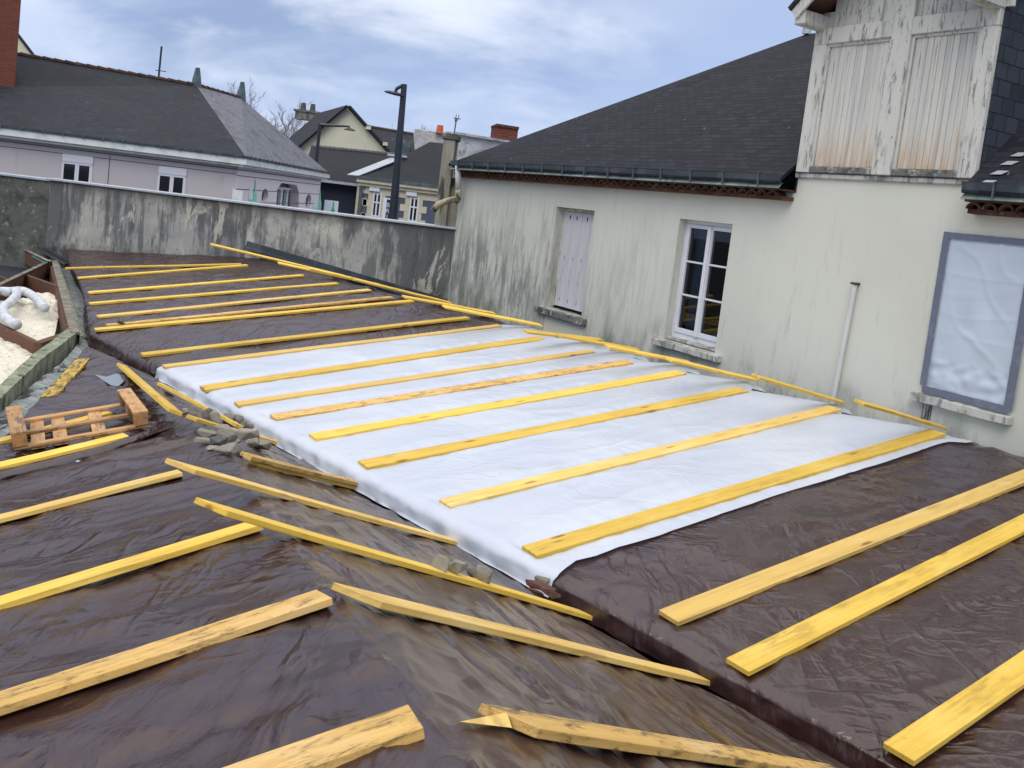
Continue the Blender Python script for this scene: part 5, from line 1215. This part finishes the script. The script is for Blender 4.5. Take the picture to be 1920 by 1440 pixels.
# oval niches, octagonal window
def cutter(pts, F, o_in, o_out):
    b = MB(); b.prism([F.P(a, z, o_in) for a, z in pts], F.n * (o_out - o_in)); return b.build('cutter', M['dark'])
cuts = []
ov_ = []
for (xc_, yc_, rx, ry) in ((496.5, 368, 6, 13.5), (578, 378, 5.2, 13.5)):
    a0_, z0_ = W2.px(xc_, yc_); ra_ = abs(W2.px(xc_ + rx, yc_)[0] - a0_); rz_ = ry / FPX * W2.P(a0_, z0_).length
    pts = [(a0_ + ra_ * math.cos(t), z0_ + rz_ * math.sin(t)) for t in np.linspace(0, 2 * PI, 21)[:-1]]
    cuts.append(cutter(pts, W2, -.22, .1)); ov_.append(pts)
oct_ = [(516, 383 + 22), (519, 356), (528, 343), (556, 347), (560.5, 361), (559, 388 + 20)]
op = [W2.px(*q) for q in oct_]
cuts.append(cutter(op, W2, -.45, .1))
for c_ in cuts:
    m = w2.modifiers.new('b', 'BOOLEAN'); m.operation = 'DIFFERENCE'; m.object = c_; m.solver = 'EXACT'
dg = bpy.context.evaluated_depsgraph_get(); dg.update(); me = bpy.data.meshes.new_from_object(w2.evaluated_get(dg)); w2.modifiers.clear(); w2.data = me
for c_ in cuts: bpy.data.objects.remove(c_)
M['niche'] = mk('niche_grey', (.13, .11, .125), .85)
for pts in ov_:
    b = MB(); b.prism([W2.P(a, z, -.20) for a, z in pts], W2.n * .02); b.build('niche', M['niche'], pk)
ow_ = empty('window', W2.P(op[0][0], -1)); setparent(ow_, pk)
a0_, a1_ = min(p[0] for p in op), max(p[0] for p in op); z0_, z1_ = min(p[1] for p in op), max(p[1] for p in op)
b = MB(); b.prism([W2.P(a, z, -.44) for a, z in op], W2.n * .02); b.build('glass', M['glassdark'], ow_)
b = MB()
for f_ in (.0, .26, .52, .80): W2.box(b, a0_ + (a1_ - a0_) * f_ * .85, a0_ + (a1_ - a0_) * (f_ * .85 + .07), z0_, z1_ - .25, -.42, -.30)
W2.box(b, a0_, a1_, z1_ - .30, z1_ - .20, -.43, -.29); b.build('frame', M['pvc'], ow_)
# bottle and glass decals
def decal(x0, y0, sc_, off=.012):
    def Q(pts, mt, o_): 
        b = MB(); pr = [W2.px(x0 + x * sc_, y0 + y * sc_) for x, y in pts]; b.prism([W2.P(a, z, o_) for a, z in pr], W2.n * .006); return b.build('wall_decal', M[mt], pk)
    Q([(0, 44), (-1.0, 30), (1.2, 18), (2.4, 11), (5, 11), (5.6, 22), (9, 24), (9.5, 44)], 'ice', .010)
    Q([(0.2, 45), (-.6, 37), (4, 38), (12, 36), (13, 46)], 'mint', .018)
    Q([(9, 46), (9.2, 26), (11.6, 17), (12.4, 2), (13.2, -8), (14.2, 2), (14.4, 17), (16, 26), (15, 46)], 'mint', .026)
decal(466.5, 341, .86); decal(588.5, 360, .82)
# hanging panel beyond the corner
sgA = W2.P(W2.L + .05, 0); pS = Fac(sgA, sgA + W2.d * 2.0)
q = [at_on(609, 374, sgA, sgA + V(1, .35, 0)), at_on(635, 378, sgA, sgA + V(1, .35, 0))]
FS = Fac(V(q[0].x, q[0].y, 0), V(q[1].x, q[1].y, 0)); zT = (q[0].z + q[1].z) / 2; wS = FS.L; zB_ = zT - 1.1
b = MB(); FS.box(b, 0, wS, zB_, zT, -.03, .03); sg = b.build('bottle_sign', M['sign']); tag(sg, 'pale square sign with a green bottle, beside the corner of the mauve building', 'sign')
def sgp(pts, nm): b = MB(); b.prism([FS.P(x * wS, zB_ + (zT - zB_) * z, .032) for x, z in pts], FS.n * .006); b.build(nm, M['green'], sg)
sgp([(.50, .20), (.50, .52), (.58, .66), (.60, .95), (.68, .95), (.70, .66), (.78, .52), (.76, .20)], 'bottle_mark')
sgp([(.16, .40), (.26, .46), (.30, .36), (.48, .34), (.48, .24), (.30, .28), (.20, .30)], 'glass_mark')
b = MB(); FS.box(b, wS * .5 - .04, wS * .5 + .04, ZG, zB_, -.02, .02); b.build('post', M['black'], sg)

# aerial on the mauve roof
aR = R0.lerp(R1, 0); 
def on_line(px, py, A, B): return at_on(px, py, A, B)
an = on_line(297, 150, R0, R1); at_ = on_line(303, 87, R0, R1)
b = MB(); b.tube([an, at_], .045, 6); am = b.build('roof_aerial', M['black']); tag(am, 'bare aerial mast standing on the ridge of the mauve building', 'aerial')
b = MB(); m_ = an.lerp(at_, .28); b.tube([m_ - F1.d * .15, m_ + F1.d * .28], .02, 5); b.build('arm', M['black'], am)
# brick chimney at the left edge
yC = 34.5; a_ = aty(27, 167, yC); c_ = a_ - V(1, .55, 0) * 1.35; fC = Fac(a_, c_)
ch = empty('brick_chimney', V(a_.x, a_.y, a_.z), 'tall red brick chimney at the upper left corner of the picture', 'chimney')
w_c = (c_ - a_).length; ztc = aty(36, -60, yC).z
def chbox(nm, mt, s0, s1, z0, z1, o0, o1): b = MB(); fC.box(b, s0, s1, z0, z1, o0, o1); return b.build(nm, M[mt], ch, origin=(0, 0, 0))
chbox('stack', 'brick', 0, w_c * .52, a_.z - .6, ztc, -1.2, 0); chbox('rear_stack', 'pillar', w_c * .55, w_c * 1.2, a_.z - .6, ztc, -1.4, -.2); chbox('foot_flashing', 'coping', -.15, w_c, a_.z - .35, a_.z - .1, -1.3, .25)
# gable peeking behind
def gable_house(name, yy, apex_px, lpx, rpx, roofdir, rlen, wm, rm, label, zbase=ZG, ovr=.25):
    A_ = aty(*apex_px, yy); L_ = aty(*lpx, yy); R_ = aty(*rpx, yy); h = empty(name, V(A_.x, A_.y, ZG), label, 'house')
    rd = V(*roofdir, 0).normalized()
    b = MB(); poly = [V(L_.x, L_.y, ZG), V(R_.x, R_.y, ZG), R_, A_, L_]; b.prism(poly, rd * rlen); b.build('wall', M[wm], h, origin=(0, 0, 0))
    for q_ in (L_, R_):
        up_ = (A_ - q_).normalized().cross(rd);  up_ = up_ if up_.z > 0 else -up_
        e = (q_ - A_).normalized() * .35
        b = MB(); p4 = [A_ + up_ * .02 - rd * ovr, q_ + e + up_ * .02 - rd * ovr, q_ + e + up_ * .02 + rd * rlen, A_ + up_ * .02 + rd * rlen]; b.prism(p4, up_ * .16); b.build('roof', M[rm], h, origin=(0, 0, 0))
    return h, A_, L_, R_, rd
gable_house('distant_house', 62, (14, 44), (-70, 116), (66, 112), (-.6, 1), 5, 'cream', 'slateB', 'cream gable peeping over the ridge beside the brick chimney')

# ---------------------------------------------------------------- middle distance
# cream gable house
h1, A1_, L1_, R1_, rd1 = gable_house('gabled_house', 66, (651, 201), (528, 305), (738, 300), (-.42, 1), 11, 'cream', 'slateB', 'cream gabled house with dark slate roof and two chimney pots', ovr=.5)
for k, (x, y) in enumerate(((688, 240), (719, 270))):
    p = aty(x, y, 66) ; b = MB(); b.box(p - rd1 * .25 , V(.16, 0, 0), rd1 * .3, V(0, 0, .12)); b.build('purlin_end', M['cream'], h1)
cb = A1_ + rd1 * 9.3
cp_ = on_line(577, 203, A1_, A1_ + rd1 * 9); cp_.z = A1_.z + .15
b = MB(); b.box(cp_ + UP * .0, V(.95, 0, 0), V(0, .5, 0), V(0, 0, .35)); b.box(cp_ + UP * .42, V(1.1, 0, 0), V(0, .6, 0), V(0, 0, .09)); cs = b.build('chimney', M['conc'], h1)
for dx in (-.4, .45):
    b = MB(); c = cp_ + V(dx, 0, .5); b.tube([c, c + UP * .65], [.27, .2], 9); b.build('chimney_pot', M['rockdark'], cs)
# long low slate roof with dark wall
ya = 58
e0_, e1_ = aty(600, 335, ya - 4), aty(690, 346, ya - 4); r0_, r1_ = aty(584, 275, ya + 1), aty(760, 292, ya + 1)
lb = empty('slate_annex', V(e0_.x, e0_.y, ZG), 'long low slate roof over a dark blue wall behind the mauve corner', 'building')
E0 = e0_ + (e0_ - e1_) * .4; E1 = e1_; Q0 = r0_; Q1 = r1_ + (r1_ - r0_) * .2
b = MB(); b.face([E0, E1, Q1, Q0]); b.face([Q0, Q1, Q1 + V(0, 8, -4), E0 + V(0, 10, 0)]); b.face([E0, Q0, E0 + V(0, 10, 0)]); b.build('roof', M['slateB'], lb, origin=(0, 0, 0), fix=False)
FA = Fac(E0, E1); b = MB(); FA.box(b, 0, FA.L, ZG, E0.z - .02 - abs(E0.z - E1.z), -5, -.35); b.build('wall', M['darkwall'], lb)
b = MB(); b.beam(E0 + V(0, -.1, -.1), E1 + V(0, -.1, -.1), .25, .16); b.build('gutter', M['coping'], lb)
b = MB(); ridge_tiles(b, Q0, Q1, 26, .12); b.build('ridge_tiles', M['rockdark'], lb)
# quoined house
yq = 52
zq0 = aty(672, 331, yq).z
Aq, Bq = aty(669, 332, yq), aty(818, 350, yq); zq0 = (Aq.z + Bq.z) / 2; Aq.z = Bq.z = zq0
Bq = Aq + (Bq - Aq) * 1.25
FQ = Fac(Aq, Bq); qh = empty('quoined_house', V(Aq.x, Aq.y, ZG), 'slate blue house with cream quoins and two tall barred windows', 'house')
WQ = Fac(Aq - FQ.n * .35 + FQ.d * .35, Bq - FQ.n * .35)
b = MB(); WQ.box(b, 0, WQ.L, ZG, zq0 - .25, -6, 0); b.build('wall', M['bluewall'], qh, origin=(0, 0, 0))
b = MB(); FQ.box(b, 0, FQ.L, zq0 - .26, zq0 - .06, -.5, -.02); FQ.box(b, .1, FQ.L, zq0 - .45, zq0 - .26, -.5, -.15); b.build('cornice', M['stone'], qh, bevel=.01)
b = MB(); FQ.box(b, 0, FQ.L, zq0 - .058, zq0 + .10, -.1, .05); b.build('gutter', M['zinc'], qh)
b = MB(); WQ.box(b, 0, WQ.L, zq0 - .85, zq0 - .45, 0, .03); b.build('frieze', M['stone'], qh)
rq1, rq2 = aty(806, 266, yq + 6), None
v0, v1 = aty(742, 300, yq + 3.2), aty(806, 266, yq + 6); v2 = v1 + FQ.d * 7; 
b = MB(); b.face([Aq, Bq, v2, v1, v0]); b.face([v1, v2, v2 + V(0, 6, -4), v1 + V(0, 6, -4)]); b.build('roof', M['slateB'], qh, origin=(0, 0, 0), fix=False)
b = MB(); b.beam(Aq + V(-.3, .3, .08), v0 + UP * .1, .9, .04); b.build('valley_flashing', M['coping'], qh)
b = MB(); p_ = aty(745, 292, yq + 3.4); b.box(p_, V(.6, 0, 0), V(0, .1, 0), V(0, 0, .06)); b.build('roof_vent', M['coping'], qh)
def quoin(x, y0, side, n_st, nm='quoins'):
    s_, z_ = WQ.px(x, y0); b = MB(); hh = .42
    for k in range(n_st):
        wq = .62 if k % 2 == 0 else .34
        a_, c_ = (s_, s_ + wq) if side > 0 else (s_ - wq, s_); WQ.box(b, a_, c_, z_ - hh * (k + 1), z_ - hh * k - .01, .0, .035)
    return b.build(nm, M['stone'], qh)
quoin(WQ_x := 671, 342, 1, 14)
for (xc_, yt_, xw) in ((707.5, 363, 12.5), (777, 372, 13)):
    s_, z_ = WQ.px(xc_, yt_); hw = xw / 2 / FPX * WQ.P(s_, 0).length * 1.12
    wq_ = empty('window', WQ.P(s_, z_ - 2)); setparent(wq_, qh)
    for sd_ in (-1, 1):
        b = MB()
        for k in range(12):
            wd = .55 if k % 2 == 0 else .28
            a_, c_ = (s_ + hw, s_ + hw + wd) if sd_ > 0 else (s_ - hw - wd, s_ - hw); WQ.box(b, a_, c_, z_ + .4 - .4 * (k + 1), z_ + .4 - .4 * k - .008, .0, .035)
        b.build('quoins', M['stone'], qh)
    b = MB(); WQ.box(b, s_ - hw - .5, s_ + hw + .5, z_ + .41, zq0 - .86, .0, .036); b.build('lintel', M['stone'], qh)
    b = MB(); WQ.box(b, s_ - hw - .25, s_ + hw * .6, z_ + .12, z_ + .36, .04, .16); b.build('shutter_box', M['pvc'], wq_)
    b = MB(); WQ.box(b, s_ - hw, s_ + hw, z_ - 3.2, z_ + .1, .0, .012); b.build('glass', M['glassdark'], wq_)
    b = MB()
    for f_ in (-1, -.06, .9): WQ.box(b, s_ + hw * f_, s_ + hw * f_ + .08, z_ - 3.2, z_ + .1, .014, .05)
    for k in range(4): WQ.box(b, s_ - hw, s_ + hw, z_ - .55 - k * .78, z_ - .47 - k * .78, .051, .07)
    b.build('frame', M['pvc'], wq_)
    b = MB()
    for k in range(7): WQ.box(b, s_ - hw - .1 + k * (2 * hw + .2) / 7, s_ - hw - .06 + k * (2 * hw + .2) / 7, z_ - 3.0, z_ - 2.25, .18, .21)
    WQ.box(b, s_ - hw - .12, s_ + hw + .12, z_ - 2.25, z_ - 2.18, .17, .22); b.build('balcony_rail', M['black'], wq_)
# downpipes
for (x, wd_, mt) in ((744, .12, 'cornice'), (677.5, .10, 'zinc')):
    s_, z_ = WQ.px(x, 360); b = MB(); WQ.box(b, s_ - wd_, s_ + wd_, ZG, zq0 - .45, .05, .16); b.build('downpipe', M[mt], qh)
# banner
s0_, z0_ = WQ.px(725, 371); s1_ = WQ.px(733.5, 371)[0]; hB = 3.6
b = MB(); WQ.box(b, s0_ - .16, s1_ + .10, z0_ - hB, z0_, .05, .12); bn = b.build('banner_sign', M['sign']); tag(bn, 'narrow vertical banner of white letters on the slate blue house', 'sign')
b = MB(); WQ.box(b, s0_ + .05, s1_ + .0, z0_ - hB, z0_ - .08, .125, .13); b.build('banner_panel', M['darkwall'], bn)
for i, chh in enumerate('BRIEMRTIO'):
    cu = bpy.data.curves.new('letter', 'FONT'); cu.body = chh; cu.size = .36; cu.align_x = 'CENTER'; cu.extrude = .004
    o = bpy.data.objects.new('letter', cu); C.objects.link(o); dgc = bpy.context.evaluated_depsgraph_get(); dgc.update()
    me = bpy.data.meshes.new_from_object(o.evaluated_get(dgc)); bpy.data.objects.remove(o); me.materials.clear(); me.materials.append(M['letter'])
    o = bpy.data.objects.new('letter', me); C.objects.link(o)
    o.matrix_world = Matrix(((WQ.d.x, 0, WQ.n.x, 0), (WQ.d.y, 0, WQ.n.y, 0), (0, 1, 0, 0), (0, 0, 0, 1))); o.location = WQ.P((s0_ + s1_) / 2 + .02, z0_ - .52 - i * .335, .14); setparent(o, bn)
# party wall with clay pot behind, reddish ridge roof
y2 = 62
pw_ = empty('party_wall', aty(790, 330, y2) , 'weathered chimney wall with one orange clay pot above the slate roofs', 'wall')
b = MB(); p = [aty(775, 250, y2), aty(778, 241, y2), aty(850, 252, y2 + 1), aty(850, 300, y2 + 1), aty(779, 300, y2)]; b.prism(p, V(0, 1.2, 0)); b.build('wall_body', M['limewall'], pw_, bevel=.03)
b = MB(); p = aty(824, 250, y2 + .5); b.tube([p, p + UP * .55], [.26, .2], 10); M['pot'] = mk('orange_pot', (.55, .13, .05), .8); b.build('chimney_pot', M['pot'], pw_)
y3 = 74; p = [aty(690, 238, y3), aty(790, 255, y3), aty(800, 315, y3 - 7), aty(660, 300, y3 - 7)]
rr_ = empty('rear_roof_house', V(p[0].x, p[0].y, ZG), 'slate roof with red ridge tiles behind the cream gable', 'house')
b = MB(); b.face(p[::-1]); b.face([p[0], p[1], p[1] + V(0, 8, -6), p[0] + V(0, 8, -6)]); b.build('roof', M['slateP'], rr_, origin=(0, 0, 0), fix=False)
b = MB(); solid(b, [V(q.x, q.y + .3, p[3].z - .6) for q in (p[3], p[2])] + [V(q.x, q.y + 14, p[3].z - .6) for q in (p[2], p[3])], ZG); b.build('wall', M['cream'], rr_)
b = MB(); ridge_tiles(b, p[0], p[1], 26, .14); b.build('ridge_tiles', M['ridgetile'], rr_)
b = MB(); q = aty(757, 275, y3 - 4); b.box(q, V(.5, 0, 0), V(0, .4, 0), V(0, 0, .5)); b.build('skylight_dormer', M['zinc'], rr_)
# lime washed wall beyond the pillar, brick stack
yl = 24
lw = empty('lime_wall', aty(900, 300, yl), 'flaking whitewashed wall between the pillar and the slate roof', 'wall')
b = MB(); p = [aty(845, 248, yl - 1), aty(1010, 275, yl + 1), aty(1010, 420, yl + 1), aty(845, 420, yl - 1)]; b.prism(p, V(0, .4, 0)); b.build('wall_body', M['limewall'], lw, origin=(0, 0, 0), bevel=.02)
b = MB(); b.beam(p[0] + V(0, .2, .0), p[1] + V(0, .2, .0), .5, .06); b.build('coping', M['limewall'], lw)
b = MB(); b.beam(aty(918, 283, yl - .5), aty(880, 302, yl - 1.2), .5, .05); b.build('flashing', M['zincgreen'], lw)
bs = empty('brick_stack', aty(946, 262, yl + 1.5), 'short red brick chimney stack standing on the whitewashed wall', 'chimney')
c_ = aty(945, 252, yl + 2); ww = 19 / FPX * (yl + 2)
b = MB(); b.box(c_ - UP * .05, V(ww, .12, 0), V(-.1, .45, 0), V(0, 0, .20)); b.build('stack', M['brick'], bs, origin=(0, 0, 0))
b = MB(); b.box(c_ + UP * .19, V(ww * 1.06, .13, 0), V(-.1, .5, 0), V(0, 0, .035)); b.build('cap', M['tile'], bs)
# small aerial by the pillar
p0, p1 = aty(851, 247, 19.5), aty(856, 222, 19.5); b = MB(); b.tube([p0 - UP * .3, p1], .014, 6); am = b.build('roof_aerial', M['zinc']); tag(am, 'small television aerial above the grey pillar', 'aerial')
b = MB(); b.tube([p1 + V(-.06, 0, .0), p1 + V(.10, -.2, -.02)], .012, 5); b.tube([p1 + V(-.03, 0, -.08), p1 + V(-.01, 0, .08)], .008, 5); b.tube([p1 + V(.03, -.1, -.07), p1 + V(.05, -.1, .07)], .008, 5); b.build('antenna_head', M['zinc'], am)

# ---------------------------------------------------------------- street lamps
yl1 = 24.0
pt, pb_ = aty(758, 158, yl1), None
t0_ = V(pt.x, pt.y, pt.z)
l1 = empty('street_lamp', V(pt.x, pt.y, ZG), 'tall dark lamp post with a flat round head standing just behind the concrete wall', 'street lamp', 'street lamps')
b = MB(); lowp_ = aty(736.5, 408, yl1); dirp = (lowp_ - pt); gp = pt + dirp * ((ZG - pt.z) / dirp.z); b.tube([gp, lowp_, pt], [.125, .115, .075], 14); b.build('pole', M['black'], l1)
k = yl1 / FPX
hc = aty(746, 178, yl1 - .1)
b = MB(); j0 = aty(756, 160, yl1); j1 = aty(744, 166, yl1); j2 = aty(741.5, 173, yl1); b.tube([j0, j1, j2], [.05, .045, .045], 8); b.build('arm', M['black'], l1)
hc = aty(740, 175.5, yl1); dsc = MB(); cr = (V(1, 0, 0) + UP * -.12).normalized(); n_up = V(.12, 0, 1).normalized(); cf = n_up.cross(cr)
rings = [(.02, .05), (.18, .035), (.27, .0), (.275, -.02), (.10, -.035)]
vs = [hc + (cr * math.cos(t) + cf * math.sin(t)) * r_ + n_up * h_ for r_, h_ in rings for t in np.linspace(0, 2 * PI, 25)[:-1]]
fs = [[i * 24 + j, i * 24 + (j + 1) % 24, (i + 1) * 24 + (j + 1) % 24, (i + 1) * 24 + j] for i in range(4) for j in range(24)] + [list(range(24))[::-1], [96 + j for j in range(24)]]
dsc.add(vs, fs); dsc.build('lamp_head', M['black'], l1, smooth=False)
b = MB(); b.beam(aty(741, 177.5, yl1), aty(754, 180, yl1), .05, .03); b.build('head_bracket', M['black'], l1)
yl2 = 53.0; pt2 = aty(600, 232, yl2)
l2 = empty('street_lamp', V(pt2.x, pt2.y, ZG), 'distant lamp post with a long horizontal arm in front of the cream gable', 'street lamp', 'street lamps')
b = MB(); b.tube([V(pt2.x - .02, pt2.y, ZG), pt2], [.12, .10], 10); b.build('pole', M['black'], l2)
e_ = aty(655, 237, yl2); b = MB(); b.tube([pt2 - UP * .06, e_], [.10, .055], 8); b.tube([e_, e_ - UP * .15], .05, 6); b.build('arm', M['black'], l2)
b = MB(); hc = aty(656, 242.5, yl2); b.tube([hc + UP * .07, hc + UP * .0, hc - UP * .06], [.10, .30, .34], 16); b.build('lamp_head', M['black'], l2)

# ---------------------------------------------------------------- bare trees far behind
def tree(px, py_top, yy, seed, label, hgt=None):
    top = aty(px, py_top, yy); base = V(top.x, top.y, ZG); H = (top.z - ZG) * .87
    rnd = random.Random(seed); r = empty('bare_tree', base, label, 'tree', 'bare winter trees behind the houses'); tr, cr_ = MB(), MB()
    def branch(p, d, L, rad, dep):
        pts = [p]; q = p
        for i in range(3):
            d = (d + V(rnd.uniform(-.16, .16), rnd.uniform(-.16, .16), rnd.uniform(-.03, .14))).normalized(); q = q + d * L / 3; pts.append(q)
        rads = [rad, rad * .85, rad * .7, rad * .55]
        (tr if dep < 2 else cr_).tube(pts, rads, 5 if dep < 2 else 3, False)
        if dep >= 7: return
        for i in range(3 if dep < 4 else 3):
            az = rnd.uniform(0, 2 * PI); sp = rnd.uniform(.35, .8); 
            nd = (d + V(math.cos(az) * sp, math.sin(az) * sp, rnd.uniform(-.05, .35))).normalized()
            branch(pts[rnd.choice((1, 2, 3))] if dep else pts[rnd.choice((2, 3))], nd, L * rnd.uniform(.58, .76), max(rad * .52, .012), dep + 1)
    branch(base, V(0, 0, 1), H * .42, H * .020, 0)
    tr.build('trunk', M['bark'], r); cr_.build('crown', M['bark'], r, fix=False)
for i, (x, y, yy, lb) in enumerate([(493, 176, 105, 'tallest bare tree behind the hip of the mauve roof'), (535, 192, 112, 'thin bare tree between mauve roof and chimney pots'), (470, 190, 120, 'low bare tree just right of the second roof finial'),
        (688, 208, 118, 'bare tree rising behind the right slope of the cream gable'), (725, 222, 125, 'faint bare tree left of the tall lamp post'), (768, 226, 125, 'faint bare tree right of the tall lamp post'), (806, 232, 130, 'lowest bare tree behind the orange chimney pot')]):
    tree(x, y, yy, i + 5, lb)
